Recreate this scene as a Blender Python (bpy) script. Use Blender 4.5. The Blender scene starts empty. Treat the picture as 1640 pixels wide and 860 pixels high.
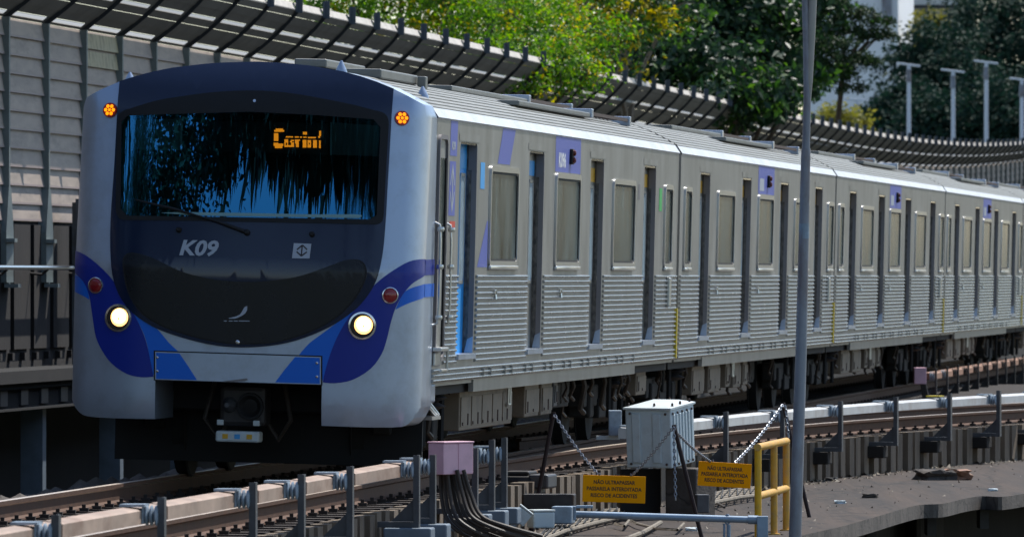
import bpy, bmesh, math, random
import numpy as np
from mathutils import Vector, Matrix
random.seed(7); rng = np.random.default_rng(7)
S = bpy.context.scene; COL = S.collection
R = math.radians

# ---------------------------------------------------------------- camera, sky, sun, exposure
EYE = 1.85; F = 12900.0; CX = 820.0; YH = 443.0          # focal length and horizon in photo pixels (1640 wide)
cd = bpy.data.cameras.new('camera'); cam = bpy.data.objects.new('camera', cd); COL.objects.link(cam)
cam.location = (0, 0, EYE); cam.rotation_euler = (R(90 + 0.0577), 0, 0)
cd.sensor_width = 36; cd.lens = 36 * F / 1640; cd.clip_start = 1; cd.clip_end = 6000
cd.dof.use_dof = True; cd.dof.focus_distance = 78; cd.dof.aperture_fstop = 8
S.camera = cam
SUN_EL = 58; SUN_DIR = Vector((0.59, 0.81, 0)).normalized() * math.cos(R(SUN_EL)) + Vector((0, 0, math.sin(R(SUN_EL))))
sd = bpy.data.lights.new('sun', 'SUN'); sd.energy = 4.5; sd.angle = R(0.5); sd.color = (1, .965, .91)
so = bpy.data.objects.new('sun', sd); COL.objects.link(so); so.rotation_euler = SUN_DIR.to_track_quat('Z', 'Y').to_euler()
so.location = (30, 60, 60)
wd = bpy.data.worlds.new('World'); S.world = wd; wd.use_nodes = True
nt = wd.node_tree; nt.nodes.clear()
sky = nt.nodes.new('ShaderNodeTexSky'); sky.sky_type = 'NISHITA'; sky.sun_disc = False
sky.sun_elevation = R(SUN_EL); sky.sun_rotation = math.atan2(SUN_DIR.x, SUN_DIR.y); sky.air_density = 1.0; sky.dust_density = .6; sky.ozone_density = 1.5
bg = nt.nodes.new('ShaderNodeBackground'); bg.inputs[1].default_value = 0.13
wo = nt.nodes.new('ShaderNodeOutputWorld'); nt.links.new(sky.outputs[0], bg.inputs[0]); nt.links.new(bg.outputs[0], wo.inputs[0])
S.view_settings.view_transform = 'Standard'; S.view_settings.look = 'None'; S.view_settings.gamma = 1; S.view_settings.use_curve_mapping = False
S.view_settings.exposure = 0.3

# ---------------------------------------------------------------- materials
def mat(name, col, rough=.6, metal=0.0, var=.0, scale=3.0, stretch=(1, 1, 1), bump=0.0, bscale=40.0, col2=None, spec=.5, coat=0.0, dirt=None, dscale=1.2, damt=.5, island=0.0):
    m = bpy.data.materials.new(name); m.use_nodes = True; t = m.node_tree; n = t.nodes; L = t.links
    b = n['Principled BSDF']; b.inputs['Roughness'].default_value = rough; b.inputs['Metallic'].default_value = metal
    b.inputs['Specular IOR Level'].default_value = spec; b.inputs['Coat Weight'].default_value = coat; b.inputs['Coat Roughness'].default_value = .06
    out = None; c4 = (*col, 1)
    b.inputs['Base Color'].default_value = c4
    tc = n.new('ShaderNodeTexCoord'); mp = n.new('ShaderNodeMapping'); mp.inputs['Scale'].default_value = stretch; L.new(tc.outputs['Object'], mp.inputs[0]); oi = n.new('ShaderNodeObjectInfo'); ml = n.new('ShaderNodeMath'); ml.operation = 'MULTIPLY'; ml.inputs[1].default_value = 61; L.new(oi.outputs['Random'], ml.inputs[0]); L.new(ml.outputs[0], mp.inputs['Location'])
    if var or col2:
        nz = n.new('ShaderNodeTexNoise'); nz.inputs['Scale'].default_value = scale; nz.inputs['Detail'].default_value = 6; nz.inputs['Roughness'].default_value = .62; L.new(mp.outputs[0], nz.inputs['Vector'])
        rp = n.new('ShaderNodeValToRGB'); rp.color_ramp.elements[0].position = .3; rp.color_ramp.elements[1].position = .72
        a = col2 if col2 else tuple(c * (1 - var) for c in col); z = col if col2 else tuple(min(1, c * (1 + var)) for c in col)
        rp.color_ramp.elements[0].color = (*a, 1); rp.color_ramp.elements[1].color = (*z, 1)
        L.new(nz.outputs[0], rp.inputs[0]); out = rp.outputs[0]
        mr = n.new('ShaderNodeMapRange'); mr.inputs[3].default_value = max(.03, rough - .08); mr.inputs[4].default_value = min(1, rough + .1); L.new(nz.outputs[0], mr.inputs[0]); L.new(mr.outputs[0], b.inputs['Roughness'])
    if dirt:
        nz = n.new('ShaderNodeTexNoise'); nz.inputs['Scale'].default_value = dscale; nz.inputs['Detail'].default_value = 9; nz.inputs['Roughness'].default_value = .7; L.new(mp.outputs[0], nz.inputs['Vector'])
        rp = n.new('ShaderNodeValToRGB'); rp.color_ramp.elements[0].position = .48; rp.color_ramp.elements[1].position = .75
        rp.color_ramp.elements[0].color = (0, 0, 0, 1); rp.color_ramp.elements[1].color = (damt, damt, damt, 1); L.new(nz.outputs[0], rp.inputs[0])
        mx = n.new('ShaderNodeMix'); mx.data_type = 'RGBA'; L.new(rp.outputs[0], mx.inputs[0])
        if out: L.new(out, mx.inputs[6])
        else: mx.inputs[6].default_value = c4
        mx.inputs[7].default_value = (*dirt, 1); out = mx.outputs[2]
    if island:
        g = n.new('ShaderNodeNewGeometry'); mr = n.new('ShaderNodeMapRange'); mr.inputs[3].default_value = 1 - island; mr.inputs[4].default_value = 1 + island; L.new(g.outputs['Random Per Island'], mr.inputs[0])
        mx = n.new('ShaderNodeMix'); mx.data_type = 'RGBA'; mx.blend_type = 'MULTIPLY'; mx.inputs[0].default_value = 1
        if out: L.new(out, mx.inputs[6])
        else: mx.inputs[6].default_value = c4
        L.new(mr.outputs[0], mx.inputs[7]); out = mx.outputs[2]
    if out: L.new(out, b.inputs['Base Color'])
    if bump:
        nz = n.new('ShaderNodeTexNoise'); nz.inputs['Scale'].default_value = bscale; nz.inputs['Detail'].default_value = 5; L.new(mp.outputs[0], nz.inputs['Vector'])
        bp = n.new('ShaderNodeBump'); bp.inputs['Strength'].default_value = bump; bp.inputs['Distance'].default_value = .02; L.new(nz.outputs[0], bp.inputs['Height']); L.new(bp.outputs[0], b.inputs['Normal'])
    return m
def emis(name, col, strength, base=(.1, .1, .1)):
    m = mat(name, base, .4); b = m.node_tree.nodes['Principled BSDF']
    b.inputs['Emission Color'].default_value = (*col, 1); b.inputs['Emission Strength'].default_value = strength; return m
def glass_mat(name, tint, refl, rough=.0):
    m = bpy.data.materials.new(name); m.use_nodes = True; t = m.node_tree; n = t.nodes; L = t.links; n.remove(n['Principled BSDF'])
    tr = n.new('ShaderNodeBsdfTransparent'); tr.inputs[0].default_value = (*tint, 1)
    gl = n.new('ShaderNodeBsdfGlossy'); gl.inputs['Roughness'].default_value = rough; gl.inputs[0].default_value = (.10, .56, 1, 1)
    lw = n.new('ShaderNodeFresnel'); lw.inputs[0].default_value = 1.5
    ad = n.new('ShaderNodeMath'); ad.operation = 'ADD'; ad.use_clamp = True; ad.inputs[1].default_value = refl; L.new(lw.outputs[0], ad.inputs[0])
    mx = n.new('ShaderNodeMixShader'); L.new(ad.outputs[0], mx.inputs[0]); L.new(tr.outputs[0], mx.inputs[1]); L.new(gl.outputs[0], mx.inputs[2])
    L.new(mx.outputs[0], n['Material Output'].inputs[0]); return m
def leaf_mat(name, c1, c2, trans=.35, rough=.55):
    m = bpy.data.materials.new(name); m.use_nodes = True; t = m.node_tree; n = t.nodes; L = t.links; b = n['Principled BSDF']
    b.inputs['Specular IOR Level'].default_value = .22
    g = n.new('ShaderNodeNewGeometry'); rp = n.new('ShaderNodeValToRGB'); rp.color_ramp.elements[0].color = (*c1, 1); rp.color_ramp.elements[1].color = (*c2, 1)
    L.new(g.outputs['Random Per Island'], rp.inputs[0]); L.new(rp.outputs[0], b.inputs['Base Color']); b.inputs['Roughness'].default_value = rough
    tl = n.new('ShaderNodeBsdfTranslucent'); hs = n.new('ShaderNodeHueSaturation'); hs.inputs['Saturation'].default_value = 1.15; hs.inputs['Value'].default_value = 1.6; L.new(rp.outputs[0], hs.inputs['Color']); L.new(hs.outputs[0], tl.inputs[0])
    mx = n.new('ShaderNodeMixShader'); mx.inputs[0].default_value = trans; L.new(b.outputs[0], mx.inputs[1]); L.new(tl.outputs[0], mx.inputs[2]); L.new(mx.outputs[0], n['Material Output'].inputs[0]); return m
M = {}
M['steel'] = mat('brushed_steel', (.315, .308, .288), .42, .7, var=.22, scale=2.2, stretch=(1, 1.2, .45), dirt=(.2, .18, .15), dscale=1.5, damt=.22)
M['rib'] = mat('ribbed_steel', (.40, .405, .40), .24, .9, var=.06, scale=4, dirt=(.22, .18, .15), dscale=2, damt=.25)
M['trim_steel'] = mat('steel_trim', (.62, .62, .60), .28, .8); M['cantrail'] = mat('sunlit_cantrail', (.66, .67, .67), .4, .15, var=.1, scale=2)  # paler trim steel; cantrail steel whitened to imitate sun on its slope
M['roof'] = mat('roof_steel', (.215, .22, .205), .5, .4, var=.15, scale=3, dirt=(.16, .14, .12), dscale=2, damt=.5)
M['silver'] = mat('silver_paint', (.42, .49, .60), .34, .6, var=.03, scale=2, coat=.35, dirt=(.17, .16, .15), dscale=3.5, damt=.3)
M['mask'] = mat('gloss_black_paint', (.006, .013, .042), .16, 0, coat=.3, spec=.4)
M['hatch'] = mat('hatch_black', (.005, .006, .010), .26, 0, var=.2, scale=2, spec=.35)
M['gap'] = mat('black_rubber', (.004, .004, .005), .7)
M['navy'] = mat('royal_blue_paint', (.005, .024, .28), .35, 0, coat=.1, spec=.35)
M['sky'] = mat('bright_blue_paint', (.002, .14, .66), .35, 0, coat=.1, spec=.35)
M['door_blue'] = mat('door_cyan_blue', (.01, .34, .85), .4, 0); M['stripe'] = mat('violet_blue_film', (.10, .13, .46), .42, .1)
M['white_print'] = mat('white_print', (.72, .74, .78), .5)
M['grey_print'] = mat('grey_print', (.40, .44, .5), .5)
M['dark_print'] = mat('dark_print', (.03, .02, .02), .6)
M['pane'] = mat('side_window_glass', (.062, .084, .082), .22, 0, var=.95, scale=1.3, stretch=(1, 1.8, .7), spec=.12, dirt=(.15, .17, .165), dscale=2.2, damt=.75)
M['doorpane'] = mat('door_glass_painted_sky', (.55, .70, .78), .2, .1, var=.15, scale=4, coat=.5)  # mirrored sky painted into the glass as a pale blue base
M['jamb'] = mat('door_rubber_glints', (.008, .010, .018), .2, 0, col2=(.17, .15, .13), scale=16, stretch=(2, 1, 1), coat=.5)  # pale noise specks imitate reflections in the black jamb
M['jambtop'] = mat('door_pocket_grey', (.19, .178, .18), .55)
M['under'] = mat('underframe_black', (.012, .011, .010), .8, 0, var=.4, scale=5, island=.3)
M['box'] = mat('equipment_beige', (.20, .155, .11), .6, 0, var=.12, scale=3, dirt=(.04, .032, .025), dscale=2.4, damt=.75)
M['darkiron'] = mat('dark_iron', (.045, .042, .042), .55, .5, var=.3, scale=8)
M['iron'] = mat('grey_blue_iron', (.082, .086, .095), .5, .35, var=.25, scale=6, dirt=(.05, .035, .025), dscale=4, damt=.6)
M['chrome'] = mat('chrome', (.7, .7, .72), .15, .95)
M['rail'] = mat('rusty_rail', (.095, .045, .024), .75, .2, var=.3, scale=9, stretch=(1, 1, 1), bump=.2)
M['railhead'] = mat('polished_rail', (.62, .52, .42), .4, .6, var=.1, scale=5)
M['sleeper'] = mat('old_sleeper', (.036, .026, .021), .9, 0, var=.35, scale=6, bump=.4)
M['ballast'] = mat('dark_ballast', (.030, .023, .019), .95, 0, var=.5, scale=14, bump=.9, bscale=22)
M['concrete'] = mat('weathered_concrete', (.095, .080, .068), .9, 0, var=.25, scale=2.2, bump=.35, bscale=26, dirt=(.026, .021, .018), dscale=1.6, damt=.8)
M['ribwall'] = mat('ribbed_wall_concrete', (.185, .142, .10), .92, 0, var=.3, scale=2.4, stretch=(1, 1, .3), bump=.3, bscale=20, dirt=(.04, .03, .025), dscale=2.2, damt=.85); M['walk'] = mat('walkway_concrete', (.047, .032, .023), .92, 0, var=.5, scale=2.6, stretch=(1, .05, 1), bump=.6, bscale=9, dirt=(.018, .013, .010), dscale=2.0, damt=.9)
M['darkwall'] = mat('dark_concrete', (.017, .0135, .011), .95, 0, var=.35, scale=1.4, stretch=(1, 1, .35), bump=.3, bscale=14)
M['deckdark'] = mat('shade_dark_concrete', (.013, .0115, .010), .95, 0, var=.4, scale=2); M['cover'] = mat('third_rail_cover', (.52, .53, .52), .5, 0, var=.07, scale=3, dirt=(.22, .13, .08), dscale=2.2, damt=.5)  # deck base near black to carry the shade on the side walkway
M['cover_tan'] = mat('rusty_cover', (.37, .265, .20), .65, 0, var=.25, scale=4, stretch=(1, .5, 1), dirt=(.20, .10, .06), dscale=3.2, damt=.9)
M['cover_rust'] = mat('orange_rust_cover', (.34, .18, .11), .65, 0, var=.2, scale=3)
M['porcelain'] = mat('pale_insulator', (.30, .37, .44), .35, 0, var=.2, scale=12, dirt=(.12, .1, .09), dscale=9, damt=.6)
M['pink'] = mat('pink_enamel', (.74, .44, .52), .5, 0, var=.06, scale=4, dirt=(.3, .2, .2), dscale=5, damt=.3)
M['cable'] = mat('black_cable', (.045, .033, .024), .6, 0, var=.4, scale=6)
M['cable_tan'] = mat('dusty_cable', (.20, .17, .13), .8, 0, var=.35, scale=7)
M['cabinet'] = mat('cabinet_pale_enamel', (.57, .66, .69), .42, 0, var=.05, scale=4, dirt=(.2, .18, .16), dscale=5, damt=.35)
M['cabinet_lid'] = mat('cabinet_lid', (.60, .66, .66), .45, 0, var=.06, scale=5, dirt=(.3, .26, .22), dscale=6, damt=.3)
M['bolt'] = mat('rusty_bolt', (.10, .07, .06), .6, .5)
M['sign'] = mat('orange_sign_board', (1.0, .39, .0), .7, 0, var=.04, scale=3, spec=.15)
M['yellow'] = mat('yellow_rail_paint', (.62, .33, .035), .5, 0, var=.12, scale=8, dirt=(.42, .3, .18), dscale=9, damt=.7)
M['yellow_fresh'] = mat('bright_yellow_paint', (.75, .40, .01), .45, 0, var=.08, scale=8, dirt=(.4, .28, .1), dscale=10, damt=.5)
M['yellow_line'] = mat('yellow_edge_film', (.55, .42, .01), .5)
M['green_film'] = mat('green_film', (.06, .42, .10), .5)
M['red_film'] = mat('red_film', (.6, .06, .03), .5)
M['cyan_film'] = mat('cyan_film', (.06, .36, .75), .5)
M['galv'] = mat('galvanised_pole', (.26, .28, .32), .5, .35, var=.2, scale=5, stretch=(1, 1, .4), dirt=(.15, .09, .07), dscale=2.2, damt=.95)
M['galv_warm'] = mat('pale_pole', (.36, .34, .30), .55, .2, var=.1, scale=5)
M['pipe'] = mat('blue_grey_pipe', (.27, .36, .46), .42, .3, var=.1, scale=6, dirt=(.1, .1, .1), dscale=5, damt=.5)
M['chain'] = mat('steel_chain', (.28, .31, .36), .4, .6)
M['stake'] = mat('rusty_stake', (.028, .016, .016), .7, .2)
M['panel'] = mat('barrier_panel_grey', (.385, .31, .25), .62, 0, var=.16, scale=1.7, stretch=(1, .8, 4), dirt=(.13, .11, .095), dscale=1.1, damt=.7)
M['panel_warm'] = mat('barrier_panel_far', (.40, .32, .26), .65, 0, var=.12, scale=1.5)
M['ledge'] = mat('panel_lip', (.33, .26, .235), .6)
M['stain'] = mat('stained_panel', (.42, .36, .20), .6, 0, var=.1, scale=2, dirt=(.03, .022, .012), dscale=2.2, damt=1.0, stretch=(1, 3, 1.5))
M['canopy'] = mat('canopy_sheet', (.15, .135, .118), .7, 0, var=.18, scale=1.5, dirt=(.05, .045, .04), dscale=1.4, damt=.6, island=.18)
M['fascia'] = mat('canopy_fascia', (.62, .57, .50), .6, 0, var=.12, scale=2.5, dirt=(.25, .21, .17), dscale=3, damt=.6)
M['column'] = mat('blue_grey_column', (.15, .19, .23), .6, .1, var=.2, scale=4); M['post'] = mat('barrier_post_green_grey', (.17, .20, .195), .55, .2, var=.15, scale=4)
M['rib_dark'] = mat('canopy_rib_dark', (.025, .028, .032), .6, .2)
M['bracket'] = mat('canopy_bracket', (.06, .075, .095), .5, .3)
M['bark'] = mat('bark', (.10, .075, .055), .9, 0, var=.4, scale=8, stretch=(1, 1, .3), bump=.5)
M['barkpale'] = mat('pale_bark', (.22, .18, .14), .9, 0, var=.3, scale=8)
M['wallwhite'] = mat('white_render', (.90, .91, .92), .8, 0, var=.03, scale=.3)
M['wallgrey'] = mat('grey_render', (.52, .54, .56), .8, 0, var=.06, scale=.4)
M['wallpale'] = mat('pale_concrete_band', (.62, .62, .60), .8, 0, var=.06, scale=.4)
M['brick'] = mat('orange_brick', (.40, .21, .12), .9, 0, var=.15, scale=1)
M['window'] = mat('far_window', (.07, .085, .10), .2)
M['whitepole'] = mat('white_lamp_pole', (.72, .76, .82), .5)
M['ground'] = mat('ground_dark', (.05, .055, .04), .95, 0, var=.4, scale=.15)
M['cabdark'] = mat('cab_dark', (.012, .016, .018), .8)
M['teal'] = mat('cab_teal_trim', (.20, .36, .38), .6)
M['visor'] = mat('cab_visor_teal', (.05, .11, .11), .6)
M['dull_red'] = mat('dull_red_lens', (.11, .008, .010), .3); M['red_lens'] = mat('red_lens', (.20, .006, .010), .2, 0, coat=.5, island=.4)
M['lamp'] = emis('headlight_glow', (1, .52, .16), 2.6)
M['lamp_hot'] = emis('headlight_filament', (1, .86, .6), 9.0)
M['amber'] = emis('amber_led', (1, .27, .0), 1.5, (.3, .08, 0))
M['amber_base'] = mat('amber_lens', (.36, .018, .003), .3)
M['led'] = emis('display_led', (1, .29, .006), 1.35)
M['pilot'] = emis('red_pilot', (1, .15, .02), 4.0)
M['windscreen'] = glass_mat('windscreen_glass', (.5, .62, .62), .30)
tl = bpy.data.materials.new('translucent_strip'); tl.use_nodes = True; M['strip'] = tl
_n = tl.node_tree.nodes; _b = _n['Principled BSDF']; _b.inputs['Base Color'].default_value = (.6, .6, .58, 1); _t = _n.new('ShaderNodeBsdfTranslucent'); _t.inputs[0].default_value = (.6, .6, .58, 1)
_m = _n.new('ShaderNodeMixShader'); _m.inputs[0].default_value = .7; tl.node_tree.links.new(_b.outputs[0], _m.inputs[1]); tl.node_tree.links.new(_t.outputs[0], _m.inputs[2]); tl.node_tree.links.new(_m.outputs[0], _n['Material Output'].inputs[0])

def crackle(m, scale, dark, ys):                                # cracks, stains and pale dust on old concrete
    t = m.node_tree; n = t.nodes; L = t.links; b = n['Principled BSDF']; src = b.inputs['Base Color'].links[0].from_socket
    tc = n.new('ShaderNodeTexCoord'); nz = n.new('ShaderNodeTexNoise'); nz.inputs['Scale'].default_value = 2.5; L.new(tc.outputs['Object'], nz.inputs['Vector'])
    ad = n.new('ShaderNodeVectorMath'); ad.operation = 'MULTIPLY_ADD'; ad.inputs[1].default_value = (.5, .5, .5); mp = n.new('ShaderNodeMapping'); mp.inputs['Scale'].default_value = (1, ys, 1); L.new(tc.outputs['Object'], mp.inputs[0]); L.new(nz.outputs['Color'], ad.inputs[0]); L.new(mp.outputs[0], ad.inputs[2])
    vo = n.new('ShaderNodeTexVoronoi'); vo.feature = 'DISTANCE_TO_EDGE'; vo.inputs['Scale'].default_value = scale; L.new(ad.outputs[0], vo.inputs['Vector'])
    rp = n.new('ShaderNodeValToRGB'); rp.color_ramp.elements[0].color = (dark, dark, dark, 1); rp.color_ramp.elements[1].color = (1, 1, 1, 1); rp.color_ramp.elements[1].position = .035; L.new(vo.outputs['Distance'], rp.inputs[0])
    mx = n.new('ShaderNodeMix'); mx.data_type = 'RGBA'; mx.blend_type = 'MULTIPLY'; mx.inputs[0].default_value = 1; L.new(src, mx.inputs[6]); L.new(rp.outputs[0], mx.inputs[7])
    n2 = n.new('ShaderNodeTexNoise'); n2.inputs['Scale'].default_value = 11; n2.inputs['Detail'].default_value = 8; n2.inputs['Roughness'].default_value = .75; L.new(mp.outputs[0], n2.inputs['Vector'])
    r2 = n.new('ShaderNodeValToRGB'); r2.color_ramp.elements[0].position = .6; r2.color_ramp.elements[0].color = (0, 0, 0, 1); r2.color_ramp.elements[1].position = .78; r2.color_ramp.elements[1].color = (.7, .7, .7, 1); L.new(n2.outputs[0], r2.inputs[0])
    m2 = n.new('ShaderNodeMix'); m2.data_type = 'RGBA'; L.new(r2.outputs[0], m2.inputs[0]); L.new(mx.outputs[2], m2.inputs[6]); m2.inputs[7].default_value = (.13, .10, .085, 1); L.new(m2.outputs[2], b.inputs['Base Color'])
crackle(M['walk'], .8, .3, .09); crackle(M['concrete'], 1.6, .45, 1)
# ---------------------------------------------------------------- mesh helpers
def link_mesh(name, v, f, m, parent=None, smooth=False, angle=35, mats=None, fm=None):
    me = bpy.data.meshes.new(name); me.from_pydata([tuple(p) for p in v], [], f)
    for x in (mats or [m]): me.materials.append(x)
    if fm: me.polygons.foreach_set('material_index', fm)
    if smooth:
        me.polygons.foreach_set('use_smooth', [True] * len(me.polygons)); me.set_sharp_from_angle(angle=R(angle))
    me.update(); o = bpy.data.objects.new(name, me); COL.objects.link(o)
    if parent: o.parent = parent
    return o
def tag(o, label=None, cat=None, group=None, kind=None):
    if label: o['label'] = label
    if cat: o['category'] = cat
    if group: o['group'] = group
    if kind: o['kind'] = kind
    return o
def empty(name, loc=(0, 0, 0), rot=(0, 0, 0), label=None, cat=None, group=None):
    o = bpy.data.objects.new(name, None); COL.objects.link(o); o.empty_display_size = .2
    o.location = loc; o.rotation_euler = rot; return tag(o, label, cat, group)
def copy_tree(o, parent=None):
    c = o.copy(); COL.objects.link(c); c.parent = parent
    for ch in list(o.children): copy_tree(ch, c)
    return c
class MB:
    def __init__(s): s.v = []; s.f = []
    def add(s, v, f, Mx=None):
        k = len(s.v); s.v += [Mx @ Vector(p) if Mx else Vector(p) for p in v]; s.f += [tuple(i + k for i in q) for q in f]; return s
    def box(s, a, b, Mx=None):
        x0, y0, z0 = a; x1, y1, z1 = b
        return s.add([(x0, y0, z0), (x1, y0, z0), (x1, y1, z0), (x0, y1, z0), (x0, y0, z1), (x1, y0, z1), (x1, y1, z1), (x0, y1, z1)],
                     [(0, 3, 2, 1), (4, 5, 6, 7), (0, 1, 5, 4), (1, 2, 6, 5), (2, 3, 7, 6), (3, 0, 4, 7)], Mx)
    def bbox(s, a, b, r=.01, Mx=None):                       # box with chamfered edges
        c = bmesh.new(); bmesh.ops.create_cube(c, size=1)
        for q in c.verts: q.co = Vector([(a[i] + b[i]) / 2 + q.co[i] * (b[i] - a[i]) for i in range(3)])
        bmesh.ops.bevel(c, geom=c.edges[:], offset=r, segments=2, profile=.5, affect='EDGES'); c.verts.index_update()
        s.add([q.co.copy() for q in c.verts], [[q.index for q in f.verts] for f in c.faces], Mx); c.free(); return s
    def tube(s, pts, r, n=8, caps=True):
        pts = [Vector(p) for p in pts]; rs = r if isinstance(r, (list, tuple)) else [r] * len(pts); k = len(s.v); up = None
        for i, p in enumerate(pts):
            t = (pts[min(i + 1, len(pts) - 1)] - pts[max(i - 1, 0)]).normalized()
            if up is None: up = t.orthogonal().normalized()
            up = (up - t * up.dot(t)).normalized(); w = t.cross(up)
            for j in range(n):
                a = 2 * math.pi * j / n; s.v.append(p + (up * math.cos(a) + w * math.sin(a)) * rs[i])
        for i in range(len(pts) - 1):
            for j in range(n):
                a = k + i * n + j; b = k + i * n + (j + 1) % n; s.f.append((a, b, b + n, a + n))
        if caps: s.f.append(tuple(k + j for j in reversed(range(n)))); s.f.append(tuple(k + (len(pts) - 1) * n + j for j in range(n)))
        return s
    def lathe(s, prof, Mx=None, n=20):                        # prof = [(r, h)], axis = local z
        v = []; f = []
        for r, h in prof: v += [(r * math.cos(2 * math.pi * j / n), r * math.sin(2 * math.pi * j / n), h) for j in range(n)]
        for i in range(len(prof) - 1):
            for j in range(n): f.append((i * n + j, i * n + (j + 1) % n, (i + 1) * n + (j + 1) % n, (i + 1) * n + j))
        f.append(tuple(reversed(range(n)))); f.append(tuple((len(prof) - 1) * n + j for j in range(n)))
        return s.add(v, f, Mx)
    def sweep(s, path, prof, closed=True):                    # path: list of (origin, side, up); prof: list of (a, b)
        k = len(s.v); n = len(prof)
        for o, a, b in path: s.v += [o + a * p + b * q for p, q in prof]
        for i in range(len(path) - 1):
            for j in range(n if closed else n - 1):
                q = (j + 1) % n; s.f.append((k + i * n + j, k + i * n + q, k + (i + 1) * n + q, k + (i + 1) * n + j))
        if closed: s.f.append(tuple(k + j for j in reversed(range(n)))); s.f.append(tuple(k + (len(path) - 1) * n + j for j in range(n)))
        return s
    def build(s, name, m, parent=None, smooth=False, angle=35): return link_mesh(name, s.v, s.f, m, parent, smooth, angle)
def A(x, y, d): return Vector(((x - CX) * d / F, d, EYE - (y - YH) * d / F))
def G(x, y, z): return A(x, y, F * (EYE - z) / (y - YH))
def text_verts(body, size, bold=0.0, shear=0.0, space=1.0, align='CENTER'):
    cu = bpy.data.curves.new('lettering', 'FONT'); cu.body = body; cu.size = size; cu.offset = bold; cu.shear = shear; cu.space_character = space; cu.align_x = align; cu.align_y = 'CENTER'; cu.resolution_u = 3
    o = bpy.data.objects.new('lettering', cu); COL.objects.link(o); dg = bpy.context.evaluated_depsgraph_get()
    me = bpy.data.meshes.new_from_object(o.evaluated_get(dg)); v = [p.co.copy() for p in me.vertices]; f = [tuple(p.vertices) for p in me.polygons]
    bpy.data.objects.remove(o); bpy.data.meshes.remove(me); bpy.data.curves.remove(cu); return v, f
Z = Vector((0, 0, 1))
# ---------------------------------------------------------------- metro train: car frame x = sideways (+ towards the platform), y = rearwards, z = up from rail
NODES = [(-.707, 73.0), (1.955, 94.45), (4.643, 115.86), (7.365, 137.25), (10.05, 158.65), (12.75, 180.0)]
CANT = R(1.4); LCAR = 21.36; HW = 1.55
def car_frame(i):
    (a, b), (c, d) = NODES[i], NODES[i + 1]; th = math.atan2(c - a, d - b)
    return (a - 1.5985 * math.cos(th), b + 1.5985 * math.sin(th), .018), (0, CANT, -th)
_l, _r = car_frame(0)
from mathutils import Euler
M0 = Matrix.Translation(_l) @ Euler(_r, 'XYZ').to_matrix().to_4x4()
def px_of(p):
    q = M0 @ Vector(p); return CX + q.x / q.y * F, YH - (q.z - EYE) / q.y * F
LW_ = 1.64                                                    # the nose bulges a little wider on the far side
def uf(v, w):                                                # nose surface: distance rearwards of every front point
    a = min(v if v > 0 else -v * HW / LW_, HW); u = -1.0 + .035 * (a / 1.5) ** 2
    if a > .9: u += .13 * ((a - .9) / .6) ** 2
    if a > 1.38: t = (a - 1.38) / .17; u += .26 * (1 - math.sqrt(max(0, 1 - .97 * t * t)))
    if w > 1.9: u += .165 * (w - 1.9)
    if w > 3.3: u += (w - 3.3) ** 2 * .9
    if w < .75: u += (.75 - w) ** 2 * .6
    return u
def nose(v, w, off=0.0):
    p = Vector((v, uf(v, w), w)); e = .004
    n = (Vector((v + e, uf(v + e, w), w)) - Vector((v - e, uf(v - e, w), w))).cross(Vector((v, uf(v, w + e), w + e)) - Vector((v, uf(v, w - e), w - e)))
    if n.y > 0: n = -n
    return p + n.normalized() * off
def Pn(x, y):                                                # photo point on the nose -> (sideways, up)
    v, w = (x - 400) / 178, 2.0
    for _ in range(40):
        px, py = px_of((v, uf(v, w), w)); v += .8 * (x - px) / 177; w -= .8 * (y - py) / 177; v = max(-LW_, min(HW, v))
    return v, w
def crom(pts, n=5):                                          # smooth open curve through points
    pts = [Vector((*p, 0)) for p in pts]; out = []
    for i in range(len(pts) - 1):
        a, b, c, d = pts[max(i - 1, 0)], pts[i], pts[i + 1], pts[min(i + 2, len(pts) - 1)]
        for k in range(n):
            t = k / n; q = .5 * ((2 * b) + (c - a) * t + (2 * a - 5 * b + 4 * c - d) * t * t + (3 * b - 3 * c + d - a) * t ** 3); out.append((q.x, q.y))
    out.append((pts[-1].x, pts[-1].y)); return out
def P_(pts): return [Pn(*p) for p in pts]
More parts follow.
